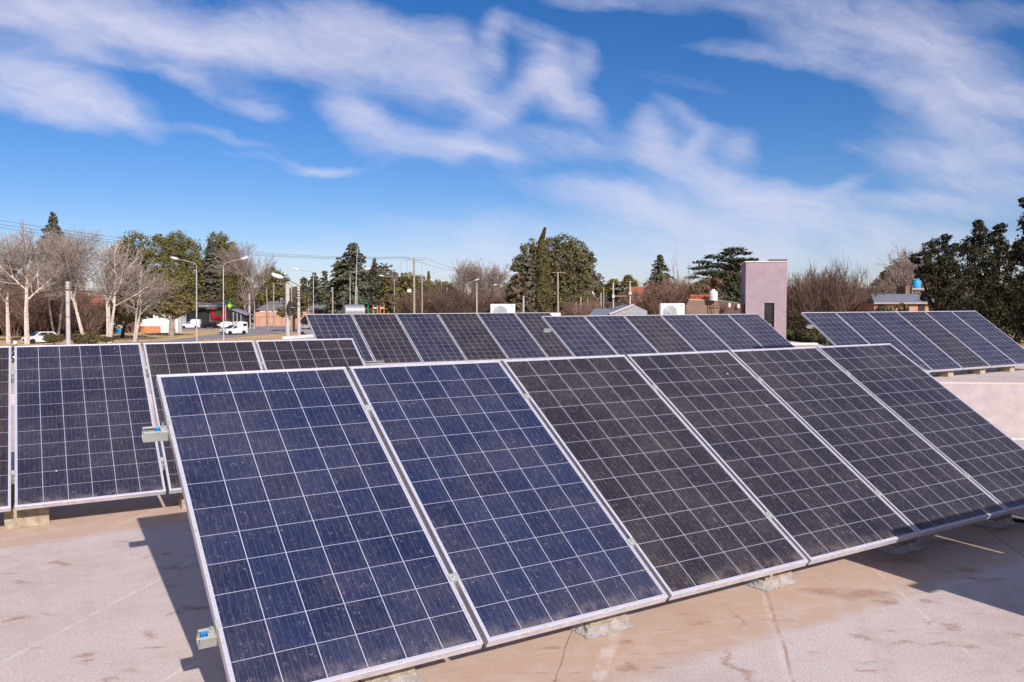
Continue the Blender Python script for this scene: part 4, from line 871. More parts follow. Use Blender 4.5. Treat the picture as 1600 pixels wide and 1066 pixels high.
street_lamp(728, 195, 431, 742, 427, 'taller distant street lamp reaching right, behind its lower twin', .08)
street_lamp(786, 170, 446, 776, 445, 'distant street lamp reaching left beside the rusty cedar', .08)
street_lamp(934, 150, 466, 928, 461, 'small street lamp right of the eucalyptus', .07)
TALL = pole('concrete_pole', 'thick pale concrete pole standing alone at the left among the poplars', 105.5, 62, 439, .17, .145, 'pole_conc', 'utility pole')
PA = pole('concrete_pole', 'left and taller pale pole of the close pair, with a coil of cable', 449, 50, 440, .15, .125, 'pole_conc', 'utility pole')
PB = pole('concrete_pole', 'right pole of the close pair, banded with dark straps under the street lamp arm', 466.5, 50, 447.5, .115, .085, 'pole_conc', 'utility pole')
for k, y in enumerate((455, 459, 463, 467, 470, 478)):
    mb = MB(); q = at(466.5, y, 50); mb.lathe([(.115, -.02), (.122, 0), (.115, .02)], q, 12); mb.build('strap', 'dark', PB)
mb = MB(); mb.tube([at(470, 447.5, 50), at(458, 441, 49.8), at(442, 434, 49.5)], .022, 6)
lt = thing('lamp_arm', 'big white street lamp head on a thin dark arm fixed to the pole pair', 'street lamp', at(470, 447.5, 50)); mb.build('arm', 'dark', lt)
mb = MB(); mb.tube([at(442.5, 434.2, 49.5), at(439, 432.5, 49.5), at(432, 430.5, 49.5), at(425.5, 428, 49.5), at(424, 427.5, 49.5)], [.05, .115, .13, .10, .03], 10); mb.build('lamp_head', 'white', lt, smooth=True)
mb = MB(); mb.tube([at(437, 433.5, 49.4), at(427, 430, 49.4)], [.08, .07], 8); mb.build('lens', 'lampglass', lt, smooth=True)
# dark oval coil of cable on pole A
coil = thing('cable_coil', 'dark oval coil of spare cable hanging on the left pole of the close pair', 'cable coil', at(453.5, 481, 49.7))
mb = MB(); rng = random.Random(5)
for k in range(9):
    q = at(453.5+rng.uniform(-.8, .8), 481+rng.uniform(-1, 1), 49.7+rng.uniform(-.08, .08)); a_, b_ = rng.uniform(.12, .20), rng.uniform(.34, .47)
    mb.tube([q+Vector((math.cos(i*math.pi/10)*a_, rng.uniform(-.01, .01), math.sin(i*math.pi/10)*b_)) for i in range(21)], .016, 5)
mb.build('cable_loops', 'wire', coil)
mb = MB(); q = at(453.5, 481, 49.72); mb.box(q-Vector((.10, .05, .20)), q+Vector((.12, .05, .18))); mb.build('splice_box', 'dark', coil)
mb = MB(); q = at(458, 480, 49.6); mb.tube([at(454, 480, 49.6), at(460.5, 480.3, 49.6)], .02, 5); mb.build('bracket', 'pole_grey', coil)
pole('concrete_pole', 'white concrete pole right of the bus shelter', 389.7, 150, 458, .22, .17, 'pole_conc', 'utility pole')
pole('wooden_pole', 'thin leaning wooden pole in front of the long brick wall', 418.5, 140, 449, .12, .09, 'pole_wood', 'utility pole', -2)
pole('wooden_pole', 'wooden pole with a long crossarm behind the near street lamp head', 427.5, 160, 443, .15, .12, 'pole_wood', 'utility pole', 0, [(443, 423, 446, .05, (425, 444))])
pole('wooden_pole', 'thin pale wooden pole seen between the two close poles', 455.5, 110, 444, .10, .08, 'pole_wood', 'utility pole')
pole('wooden_pole', 'short brown pole just right of the close pole pair', 481.7, 135, 460, .11, .09, 'pole_wood', 'utility pole')
pole('wooden_pole', 'reddish brown pole left of the grey cylindrical tank', 519.7, 115, 453, .13, .10, 'pole_wood', 'utility pole')
pole('wooden_pole', 'brown pole beside the tilted mast, above the grey tank', 557.5, 118, 447, .14, .10, 'pole_wood', 'utility pole')
pole('antenna_mast', 'tall thin pale mast tilting to the right above the grey tank', 553, 105, 386, .10, .035, 'pole_grey', 'mast', 5.5)
UP = pole('utility_pole', 'big wooden utility pole with two crossarms and round insulators on the skyline', 647, 75, 403, .125, .085, 'pole_wood', 'utility pole', 0, [(406, 630, 664, .045, (631, 641, 662)), (430, 629, 661, .045, ())])
mb = MB()
for x in (625.5, 636, 659.5): mb.tube([at(x if x > 630 else 625.5, 407, 75), at(x, 424, 75)], .010, 4)
mb.build('hanging_wire', 'wire', UP)
mb = MB(); a = at(637, 454, 74.9); mb.box(a+Vector((-.02, -.03, -.14)), a+Vector((.32, .05, .14))); mb.build('meter_box', 'white', UP)
pole('wooden_pole', 'brown pole with a small street light bracket right of the big utility pole', 659.5, 120, 431, .13, .09, 'pole_wood', 'utility pole', 0, [(432, 655, 662, .04, ())])
pole('thin_pole', 'thin grey pole in the rust brown thicket', 698.5, 150, 449, .09, .07, 'pole_grey', 'pole')
pole('concrete_pole', 'white lower pole in front of the twin distant street lamps', 745, 110, 441, .14, .05, 'pole_conc', 'utility pole')
pole('concrete_pole', 'short pale pole right of the left air conditioner, before the rusty cedar', 818, 90, 463, .10, .09, 'pole_conc', 'utility pole')
pole('utility_pole', 'wooden utility pole with a crossarm in front of the eucalyptus', 872.5, 90, 427, .13, .09, 'pole_wood', 'utility pole', -1, [(426, 863, 884, .04, (864, 882))])
for i, (x, tp, lb) in enumerate(((900, 472, 'leftmost of the small thin posts right of the eucalyptus'), (907.5, 464, 'tallest thin post right of the eucalyptus'), (918.5, 466, 'third thin post right of the eucalyptus'), (939, 458, 'thin post right of the small street lamp'), (943, 450, 'rightmost thin post before the H shaped pole pair'))):
    pole('thin_post', lb, x, 120, tp, .10, .08, 'pole_wood' if i % 2 == 0 else 'pole_conc', 'post')
HP = thing('h_frame_pole', 'H shaped pair of pale poles joined by a crossbar, with crossarms', 'utility pole', gp(971, 85))
for x, tp in ((958.2, 442), (984.5, 439.5)):
    mb = MB(); g = gp(x, 85); mb.tube([g, at(x, tp, 85)], [.10, .075], 8); mb.build('pole', 'pole_conc', HP, smooth=True)
mb = MB(); mb.tube([at(958, 463, 85), at(984.5, 463, 85)], .05, 4); mb.build('crossbar', 'pole_wood', HP)
mb = MB(); mb.tube([at(953, 451, 85), at(971, 453, 85)], .035, 4); mb.tube([at(978, 440, 85), at(989, 441, 85)], .035, 4); mb.build('crossarm', 'pole_wood', HP)
for x, y in ((958.2, 463), (984.5, 458)):
    mb = MB(); q = at(x, y, 84.8); mb.box(q-Vector((.13, .12, .2)), q+Vector((.15, .12, .12))); mb.build('transformer', 'pole_grey', HP)
pole('radio_antenna', 'very thin tall radio antenna on the skyline left of the cedar', 1058, 170, 376, .09, .04, 'pole_grey', 'antenna')
# ---- wires
def wire(pts_, r, label, sag=0.0, group='overhead wires'):
    P_ = []
    for i in range(len(pts_)-1):
        a, b = pts_[i], pts_[i+1]
        for k in range(13 if i == len(pts_)-2 else 12):
            s = k/12; p = a.lerp(b, s); P_.append(p-Vector((0, 0, 4*sag*s*(1-s))))
    mb = MB(); mb.tube(P_, r, 4); tag(mb.build('overhead_wire', 'wire', origin=P_[0]), label, 'wire', group)
wire([at(-330, 283, 38), at(631, 401, 75)], .011, 'topmost of the three long wires crossing the sky at the left', 1.05)
wire([at(-330, 293, 38), at(641, 402, 75.3)], .011, 'middle of the three long wires crossing the sky at the left', 1.05)
wire([at(-330, 301, 38), at(662, 402, 75)], .011, 'lowest of the three long wires crossing the sky at the left', 1.10)
wire([at(631, 401, 75), at(760, 428, 130)], .012, 'upper distant wire running right from the big utility pole', .5)
wire([at(662, 402, 75), at(765, 430, 130)], .012, 'lower distant wire running right from the big utility pole', .4)
for i, (y0, y1, y2, r, sg, wd) in enumerate([(415, 443, 441, .010, .2, 'topmost'), (424, 448, 449, .010, .2, 'second'), (434, 452, 453, .010, .25, 'third'), (468, 451, 469, .024, .35, 'thick dark fourth'), (473, 471.5, 474, .012, .1, 'fifth'), (494, 493.5, 494, .012, .1, 'lowest')]):
    wire([at(-180, y0-6, 66), at(105.5, y1, 61.8), at(449, y2, 50)], r, wd+' low wire from the lone thick concrete pole to the close pole pair', sg)
for i, (y0, y1, x1, d1) in enumerate([(446, 449, 872, 90), (452, 455, 745, 110), (463, 458, 745, 110), (469, 462, 745, 110)]):
    wire([at(449, y0, 50), at(466.5, y0+1.5, 50), at(659, (y0+y1)/2+2, 118 if i else 100), at(x1, y1, d1)], .010, ['uppermost', 'second', 'third', 'lowest'][i]+' wire running right from the close pole pair across the conifers', .5)
wire([at(872, 426, 90), at(958, 440, 88), at(984, 441, 85)], .009, 'wire from the eucalyptus utility pole to the H shaped pole pair', .3)
wire([at(423, 443, 160), at(360, 441, 150), at(300, 446, 150)], .014, 'faint wire behind the near street lamp head', .3)
# ================================================================== BUILDINGS
def house(label, px, d, x0, x1, dep, eave_y, ridge_y, wall, roof, name='house', hip=True, windows=(), door=None, rotz=0, ridge_in=.35, cat='house'):
    c = gp((x0+x1)/2, d); t = thing(name, label, cat, c); a = at(x0, eave_y, d); b = at(x1, eave_y, d); hw = (b.x-a.x)/2; ez = a.z-G; rz_ = at(x0, ridge_y, d+dep/2).z-G
    mb = MB(); mb.box((-hw+.3, 0, -.1), (hw-.3, dep, ez-.004)); o = mb.build('wall', wall); o.parent = t
    mb = MB(); e = .35; ri = hw*ridge_in if hip else -.3
    v = [(-hw-e, -e, ez), (hw+e, -e, ez), (hw+e, dep+e, ez), (-hw-e, dep+e, ez), (-hw+ri, dep/2, rz_), (hw-ri, dep/2, rz_)]
    mb.add(v+[(x, y, z-.12) for x, y, z in v[:4]], [(0,1,5,4), (1,2,5), (2,3,4,5), (3,0,4), (0,6,7,1), (1,7,8,2), (2,8,9,3), (3,9,6,0), (6,9,8,7)]); o = mb.build('roof', roof); o.parent = t
    for (wx0, wx1, wy0, wy1, nm) in windows:
        p, q = at(wx0, wy0, d)-c, at(wx1, wy1, d)-c
        mb = MB(); mb.box((p.x, -.04, q.z), (q.x, .02, p.z)); f = mb.build(nm, 'dark' if nm == 'door' else 'white'); f.parent = t
        mb = MB(); mb.box((p.x+.07, -.06, q.z+.07), (q.x-.07, -.045, p.z-.07)); g_ = mb.build('pane', 'glass'); g_.parent = f
    return t
h = house('white walled house glimpsed between bare poplars and the low garden trees', 225, 145, 188, 262, 9, 484, 462, 'white', 'grey_roof', windows=[(200, 207, 489, 497, 'window'), (216, 222, 490, 503, 'door'), (232, 240, 489, 497, 'window')])
h = house('small white house half hidden behind the leftmost pine', 160, 150, 130, 178, 8, 480, 460, 'white', 'tile', windows=[(150, 156, 487, 495, 'window')])
h = house('house with a dark grey hip roof behind the long brick wall', 435, 185, 404, 462, 10, 483, 469, 'white', 'grey_roof', windows=[(414, 420, 485.5, 490, 'window'), (424, 429, 485.5, 490, 'window'), (440, 446, 485.5, 490, 'window')])
mb = MB(); c = Vector(h.location); a = at(436, 465, 187)-c; b = at(446.5, 465, 187)-c; mb.box((a.x, 3, 3.0), (b.x, 4.6, a.z)); mb.build('chimney', 'grey_sheet').parent = h
h = house('low dark house with open veranda behind the left end of the middle solar row', 502, 165, 478, 520, 9, 484, 473, 'brown_render', 'grey_roof', windows=[(497, 503, 486, 492, 'door'), (508, 514, 486, 490, 'window')])
h = house('far house with a faded red tiled roof right of the H shaped poles', 1000, 175, 984, 1014, 8, 460, 449, 'brick', 'tile')
h = house('small bright white far house left of the H shaped poles', 951, 260, 945.5, 956, 6, 460, 459.5, 'white', 'white')
# low grey and pink roof in front of H poles
h = thing('low_house', 'low house whose grey sheet roof with pink edge shows behind the centre solar row', 'house', gp(965, 60))
c = Vector(h.location); mb = MB()
pk = [at(924, 492, 60)-c, at(952, 491, 60)-c, at(987, 476.5, 61)-c, at(1008, 482, 61)-c]
mb.box((pk[0].x, 0, -.1), (pk[3].x, 7, pk[0].z-.25)); mb.build('wall', 'render_pink').parent = h
mb = MB(); A_, B_, C_, D_ = pk
def lift(v, y, z=0): return (v.x, y, v.z+z)
mb.add([lift(B_, 0), lift(C_, 0), lift(C_, 7), lift(B_, 7), lift(D_, 0, -.2), lift(D_, 7, -.2), (D_.x, 0, B_.z-.3), (B_.x, 0, B_.z-.3)], [(0,3,2,1), (1,2,5,4), (0,1,4,6,7)]); mb.build('roof', 'grey_sheet').parent = h
mb = MB(); mb.tube([Vector(lift(B_, -.06)), Vector(lift(C_, -.06))], .10, 4); mb.build('fascia', 'render_pink').parent = h
mb = MB(); mb.add([(A_.x-.2, -.1, A_.z-.05), (B_.x+.6, -.1, A_.z-.05), (B_.x+.6, 5, A_.z+.42), (A_.x+.7, 5, A_.z+.42), (A_.x-.2, -.1, A_.z-.15), (B_.x+.6, -.1, A_.z-.15)], [(0,1,2,3), (4,5,1,0)]); mb.build('porch_roof', 'grey_sheet').parent = h
# long brick garden wall
t = thing('brick_wall', 'long low reddish brick garden wall across the street, left of the middle solar row', 'wall', gp(440, 165))
c = Vector(t.location); a, b = gp(398, 165)-c, gp(520, 172)-c; zz = at(440, 487, 165).z-G
mb = MB(); mb.add([(a.x, a.y, 0), (b.x, b.y, 0), (b.x, b.y+.25, 0), (a.x, a.y+.25, 0), (a.x, a.y, zz), (b.x, b.y, zz), (b.x, b.y+.25, zz), (a.x, a.y+.25, zz)], [(0,1,5,4), (1,2,6,5), (2,3,7,6), (3,0,4,7), (4,5,6,7)]); mb.build('masonry', 'brick').parent = t
for k in range(7):
    f = k/6; mb = MB(); p = Vector(a).lerp(Vector(b), f); mb.box((p.x-.15, p.y-.08, 0), (p.x+.15, p.y-.004, zz+.12)); mb.build('pier', 'brick').parent = t
# orange brick front wall with white gate posts
t = thing('orange_brick_wall', 'bright orange brick front wall with a tall square end, before the white house', 'wall', gp(240, 128)); c = Vector(t.location)
def wpart(x0, x1, y0, d0, d1, m, nm):
    a, b = at(x0, y0, d0)-c, at(x1, y0, d0)-c; mb = MB(); mb.box((a.x, a.y, 0), (b.x, a.y+d1, a.z)); mb.build(nm, m).parent = t
wpart(194, 250.6, 509, 128, .25, 'orange_brick', 'low_wall'); wpart(251, 266, 496.5, 127.6, 1.2, 'orange_brick', 'end_block'); wpart(250.5, 267, 495.8, 127.55, .1, 'white_roof', 'cap')
wpart(274, 278, 497.5, 127.8, .5, 'white', 'gate_pillar'); wpart(280.5, 283, 489, 127.8, .35, 'pole_conc', 'gate_post')
# shop with red front, canopy and green cross sign
t = thing('red_shop', 'small shop with a red front, white canopy and grey roof behind the parked cars', 'shop', gp(335, 172)); c = Vector(t.location)
def bx(x0, x1, y0, y1, d, dep, m, nm, par=None, bev=0):
    a, b = at(x0, y1, d)-c, at(x1, y0, d)-c; mb = MB(); mb.box((a.x, a.y, a.z), (b.x, a.y+dep, b.z)); o = mb.build(nm, m, bevel=bev); o.parent = par or t; return o
bx(286, 352, 478, 512.5, 174, 7, 'brown_render', 'wall'); bx(330, 352, 476, 498, 173.5, .3, 'red', 'red_facade'); bx(322, 338, 476.5, 482, 172.4, 1.6, 'white', 'canopy')
bx(338, 344, 484, 492, 173.2, .12, 'green', 'green_sign'); bx(341, 347, 492.5, 498, 173.1, .2, 'red', 'red_panel'); bx(289, 326, 484, 509, 173.7, .2, 'glass', 'window')
a, b = at(284, 478, 173)-c, at(350, 478, 173)-c
mb = MB(); mb.add([(a.x-1, a.y-1.2, a.z), (b.x, a.y-1.2, a.z), (b.x+.4, a.y+4, a.z+1.0), (a.x-1, a.y+4, a.z+1.0), (b.x, a.y-1.2, a.z-.15), (a.x-1, a.y-1.2, a.z-.15)], [(0,1,2,3), (5,4,1,0)]); mb.build('roof', 'grey_sheet').parent = t
bx(286, 288, 484, 509, 172.3, .2, 'white', 'canopy_post')
t = thing('pharmacy_sign', 'green cross shaped sign with a yellow centre beside the red shop', 'sign', gp(352.5, 160)); c = Vector(t.location)
q = at(359, 477, 160)-c; s = .24
mb = MB(); mb.prism([(-s, -3*s), (s, -3*s), (s, -s), (3*s, -s), (3*s, s), (s, s), (s, 3*s), (-s, 3*s), (-s, s), (-3*s, s), (-3*s, -s), (-s, -s)], -.08, .08)
mb.v = [(x+q.x, z+q.y, y+q.z) for x, y, z in mb.v]; mb.build('cross_panel', 'green').parent = t
mb = MB(); mb.lathe([(.34, -.11), (.34, -.085)], (q.x, q.y, q.z), 14, 'y'); mb.build('yellow_disc', 'yellow').parent = t
mb = MB(); mb.tube([(0, 0, 0), (0, 0, q.z)], .07, 8); mb.tube([(0, 0, q.z), (q.x-.9, 0, q.z)], .05, 6); mb.build('post', 'pole_grey').parent = t
# bus shelter / kiosk
t = thing('bus_shelter', 'small grey bus shelter with a sloping roof and glazed sides, behind the moving van', 'bus shelter', gp(373, 138)); c = Vector(t.location)
bx(364, 383, 488, 508.5, 139.5, .1, 'grey_sheet', 'back_panel'); 
for x in (364, 370, 376): bx(x, x+.9, 487, 513, 137, .1, 'pole_grey', 'post')
for x in (365.2, 371.2): bx(x, x+4.4, 493, 507, 137.05, .03, 'glass', 'glass_panel')
bx(376.9, 383, 490, 512, 137.1, 2.3, 'dark', 'side_panel')
a, b = at(362.5, 482, 136.6)-c, at(385, 491, 136.6)-c
mb = MB(); mb.add([(a.x, a.y, a.z), (b.x, a.y, b.z), (b.x, a.y+3.6, b.z), (a.x, a.y+3.6, a.z), (a.x, a.y, a.z-.15), (b.x, a.y, b.z-.15), (b.x, a.y+3.6, b.z-.15), (a.x, a.y+3.6, a.z-.15)], [(0,1,2,3), (4,7,6,5), (0,4,5,1), (1,5,6,2), (2,6,7,3), (3,7,4,0)]); mb.build('roof', 'grey_sheet').parent = t
# grey cylindrical tank with green pipe frame
t = thing('cylindrical_tank', 'grey ribbed half round tank with a flat round end, behind the middle solar row', 'tank', gp(553, 95)); c = Vector(t.location)
a = at(537, 486, 95)-c; b = at(575, 486, 97)-c; rr = (at(540, 475.5, 95)-c).z-a.z
mb = MB(); prof = [(0.01, 0), (rr*.9, 0), (rr, .08)]+[(rr*(1+.012*(i % 2)), .2+i*.3*(b.x-a.x)/3.2) for i in range(10)]; L_ = prof[-1][1]; prof += [(rr*.9, L_+.08), (0.01, L_+.08)]
mb.lathe(prof, (0, 0, 0), 26, 'x'); rot = Matrix.Translation(a) @ Matrix.Rotation(R(24), 4, 'Z'); mb.v = [tuple(rot @ Vector(v)) for v in mb.v]; mb.build('tank_shell', 'grey_sheet', smooth=True).parent = t
for f in (.25, .75):
    mb = MB(); p = a.lerp(Vector((b.x, a.y+1.5, a.z)), f); mb.box((p.x-.15, p.y-.8, 0), (p.x+.15, p.y+.8, p.z-rr*.8)); mb.build('saddle', 'pole_conc').parent = t
t = thing('pipe_frame', 'thin green pipe arch beside the grey tank', 'frame', gp(568, 96))
mb = MB(); mb.tube([at(560.5, 476, 96), at(560.5, 472.6, 96), at(575, 474, 96), at(575.3, 486, 96), gp(575.3, 96)], .05, 6); mb.build('pipe', 'green', t)
for i, (x0, x1) in enumerate(((583, 590), (594, 600))):
    t = thing('playground_frame', ['left orange and white play frame below the dark conifers', 'right orange play frame below the dark conifers'][i], 'play frame', gp((x0+x1)/2, 110))
    mb = MB(); mb.tube([gp(x0, 110), at(x0, 477, 110), at(x1, 477, 110), gp(x1, 110)], .07, 6); mb.build('frame', 'orange_brick', t)
    mb = MB(); mb.box(at(x0+1, 482, 110), at(x1-1, 480, 110.1)); mb.build('panel', 'white', t)
# ---- pink tower and brown house
t = thing('pink_tower', 'tall plain pink rendered tower with one narrow dark window and a brown cap', 'tower', gp(1190, 40)); c = Vector(t.location)
fl = at(1164.6, 500, 40)-c; fr_ = at(1228.3, 500, 39.7)-c; ztop = (at(1195, 410.5, 40)-c).z; dp = 2.0
flv, frv = Vector((fl.x, 0, 0)), Vector((fr_.x, -.33, 0)); wv = Vector((W10[0], W10[1], 0))
# front wall in four pieces round the window opening
def quadbox(p, q, dep, z0, z1, m, nm, off=0):
    n_ = wv*dep; o_ = -wv*off; P_ = [p+o_, q+o_, q+o_+n_, p+o_+n_]; mb = MB(); mb.prism([(v.x, v.y) for v in P_], z0, z1); o = mb.build(nm, m); o.parent = t; return o
def fx(px_): return flv.lerp(frv, (px_-1164.6)/(1228.3-1164.6))
zw1 = (at(1200, 474, 40)-c).z; zw0 = (at(1200, 513, 40)-c).z
quadbox(flv, fx(1194), .2, 0, ztop, 'tower', 'wall'); quadbox(fx(1209.5), frv, .2, 0, ztop, 'tower', 'wall'); quadbox(fx(1194), fx(1209.5), .2, zw1, ztop, 'tower', 'wall'); quadbox(fx(1194), fx(1209.5), .2, 0, zw0, 'tower', 'wall')
quadbox(flv+wv*.203, flv+wv*.203+Vector((.2, -.03, 0)), dp-.2, 0, ztop-.003, 'tower', 'wall'); quadbox(frv+wv*.203-Vector((.2, -.03, 0)), frv+wv*.203, dp-.2, 0, ztop-.003, 'tower', 'wall'); quadbox(flv+wv*dp, frv+wv*dp, .2, 0, ztop-.002, 'tower', 'wall')
wf = quadbox(fx(1194)+wv*.12, fx(1209.5)+wv*.12, .03, zw0, zw1, 'glass', 'window')
for p, q, z0_, z1_ in ((fx(1194), fx(1194.8), zw0, zw1), (fx(1208.7), fx(1209.5), zw0, zw1), (fx(1194.8), fx(1208.7), zw1-.05, zw1), (fx(1194.8), fx(1208.7), zw0+.32, zw0+.37), (fx(1194.8), fx(1208.7), zw0, zw0+.04)):
    n_ = wv*.05; b0 = wv*.06; P_ = [p+b0, q+b0, q+b0+n_, p+b0+n_]; mb = MB(); mb.prism([(v.x, v.y) for v in P_], z0_, z1_); mb.build('window_frame', 'dark').parent = wf
quadbox(flv-Vector((.05, 0, 0)), frv+Vector((.04, 0, 0)), dp+.25, ztop+.002, ztop+.05, 'white_roof', 'roof_slab', .04)
quadbox(fx(1202), fx(1228.6), 1.4, ztop+.052, ztop+.13, 'brown_render', 'cap', .06)
t = thing('brown_house', 'flat roofed brown rendered house beside the left of the pink tower', 'house', gp(1115, 41)); c = Vector(t.location)
a = at(1071, 479, 41)-c; a2 = at(1077, 469, 41)-c; b2 = at(1162, 475.5, 40.2)-c; m2 = at(1122, 470, 41)-c; b0 = Vector((b2.x, b2.y, 0))
mb = MB(); prof = [(a.x, 0, 0), (b0.x, b0.y, 0), (b2.x, b2.y, b2.z), (m2.x, m2.y, m2.z), (a2.x, a2.y, a2.z), (a.x, 0, a.z)]; n = 6; off = wv*7
vs = [Vector(p) for p in prof]; vs = vs+[v+off for v in vs]; mb.add(vs, [tuple(range(n)), tuple(range(n, 2*n))[::-1]]+[(i, n+i, n+(i+1) % n, (i+1) % n) for i in range(n)]); mb.build('wall', 'brown_render').parent = t
mb = MB(); 
for p, q in ((at(1108.5, 478, 40.8), at(1132, 478, 40.7)), (at(1108.5, 478, 40.8), at(1108.5, 492, 40.8)), (at(1131.5, 478, 40.7), at(1131.5, 492, 40.7)), (at(1114.5, 479, 40.78), at(1114.5, 492, 40.78))): mb.tube([p-c, q-c], .02, 4)
mb.build('pergola_frame', 'dark').parent = t
for x, y in ((1139.5, 477.5), (1153.5, 479)):
    q = at(x, y, 40.35)-c; mb = MB(); mb.lathe([(.02, -.12), (.07, -.1), (.08, 0), (.05, .1)], (q.x, q.y, q.z), 10); mb.build('wall_light', 'white').parent = t
mb = MB(); p = a2.lerp(m2, 0); mb.tube([a2+Vector((0, .1, .0)), m2+Vector((0, .1, .0)), b2+Vector((0, .1, 0))], .03, 4); mb.build('roof_edge', 'white_roof').parent = t
tt_ = thing('roof_tile_stack', 'stack of red clay roof tiles lying on the brown house roof', 'roof tiles', at(1092, 469, 41.4)); rg = random.Random(3)
for r_ in range(2):
    for k in range(14):
        q = at(1078.5+k*2.1, 468.6-r_*4.0, 41.4+.12*r_); mb = MB(); hh_ = .115
        mb.tube([q+Vector((0, -.15, .02)), q+Vector((rg.uniform(-.01, .01), -.15, hh_+rg.uniform(-.02, .02)))], [.034, .028], 8); mb.build('clay_tile', 'tile', tt_)
t = thing('white_water_tank', 'white cylindrical water tank with a conical lid on the brown house roof', 'water tank', at(1114.5, 469.6, 40.75))
q = Vector(t.location); r_ = (at(1121, 460, 40.75)-at(1107.5, 460, 40.75)).x/2; hz_ = at(1114, 457, 40.75).z-q.z
mb = MB(); mb.lathe([(r_*.96, -.02), (r_, .04), (r_, hz_*.5), (r_*1.02, hz_*.52), (r_, hz_*.56), (r_, hz_-.05)], q, 22); mb.build('tank_body', 'white', t, smooth=True)
mb = MB(); mb.lathe([(r_*1.03, hz_-.045), (r_*1.0, hz_), (r_*.35, hz_+.10), (r_*.3, hz_+.14), (.01, hz_+.15)], q, 22); mb.build('lid', 'white', t, smooth=True)
# ---- brick house at the right with a grey roof and a blue tank
t = thing('brick_house', 'low brick house with a plain grey sloping roof behind the far right solar row', 'house', gp(1408, 56)); c = Vector(t.location)
A1, B1 = at(1368, 473.5, 55)-c, at(1456, 472.5, 56)-c; A2, B2 = at(1362, 460.5, 61)-c, at(1452, 460, 62)-c
mb = MB(); mb.box((A1.x+.05, A1.y+.3, -.1), (B1.x, A1.y+6, A1.z-.05)); mb.build('wall', 'brick').parent = t
mb = MB(); mb.add([(A1.x-.1, A1.y, A1.z), (B1.x, A1.y, A1.z), (B2.x, A2.y, A2.z), (A2.x, A2.y, A2.z), (A1.x-.1, A1.y, A1.z-.1), (B1.x, A1.y, A1.z-.1)], [(0,1,2,3), (4,5,1,0)]); mb.build('roof', 'grey_sheet').parent = t
mb = MB(); mb.tube([(A1.x-.1, A1.y-.02, A1.z-.03), (A2.x-.02, A2.y, A2.z)], .018, 4); mb.build('gutter', 'green').parent = t
for x0, x1 in ((1373, 1383), (1412, 1421), (1436, 1446)):
    p, q = at(x0, 478, 55.2)-c, at(x1, 487, 55.2)-c; mb = MB(); mb.box((p.x, A1.y+.26, q.z), (q.x, A1.y+.297, p.z)); f = mb.build('window', 'dark'); f.parent = t
    mb = MB(); mb.box((p.x+.05, A1.y+.24, q.z+.05), (q.x-.05, A1.y+.257, p.z-.05)); mb.build('pane', 'glass').parent = f
mb = MB(); p = at(1380.5, 462, 60.5)-c; mb.lathe([(.05, -.2), (.05, .25), (.11, .27), (.11, .36), (.02, .4)], (p.x, p.y, p.z), 10); mb.build('flue', 'dark').parent = t
t = thing('tank_stand', 'brown brick tank stand with open concrete shelves behind the grey roof', 'tank stand', gp(1435, 68)); c = Vector(t.location)
def bx2(x0, x1, y0, y1, d, dep, m, nm):
    a_, b_ = at(x0, y1, d)-c, at(x1, y0, d)-c; mb = MB(); mb.box((a_.x, a_.y, a_.z), (b_.x, a_.y+dep, b_.z)); mb.build(nm, m).parent = t
bx2(1414, 1424, 448, 500, 68, 1.6, 'brown_render', 'block_wall'); bx2(1424.5, 1426, 448, 500, 67.8, .3, 'pole_conc', 'post'); bx2(1448, 1450, 452, 500, 67.8, .3, 'pole_conc', 'post'); bx2(1426.3, 1447.8, 451.7, 453.6, 67.8, 1.6, 'pole_conc', 'shelf'); bx2(1426.3, 1447.8, 457.5, 459, 67.8, 1.6, 'brown_render', 'shelf')
t = thing('blue_water_tank', 'bright blue plastic water tank on the stand behind the grey roof', 'water tank', at(1431.5, 451.7, 68.5)); q = Vector(t.location)
r_ = .36; hz_ = .66
mb = MB(); mb.lathe([(r_*.95, .0), (r_, .05), (r_, .2), (r_*1.02, .22), (r_, .25), (r_, .42), (r_*1.02, .44), (r_, .47), (r_, hz_)], q, 22); mb.build('tank_body', 'blue_tank', t, smooth=True)
mb = MB(); mb.lathe([(r_*1.04, hz_+.002), (r_*1.02, hz_+.05), (r_*.4, hz_+.12), (.02, hz_+.13)], q, 22); mb.build('lid', 'blue_tank', t, smooth=True)
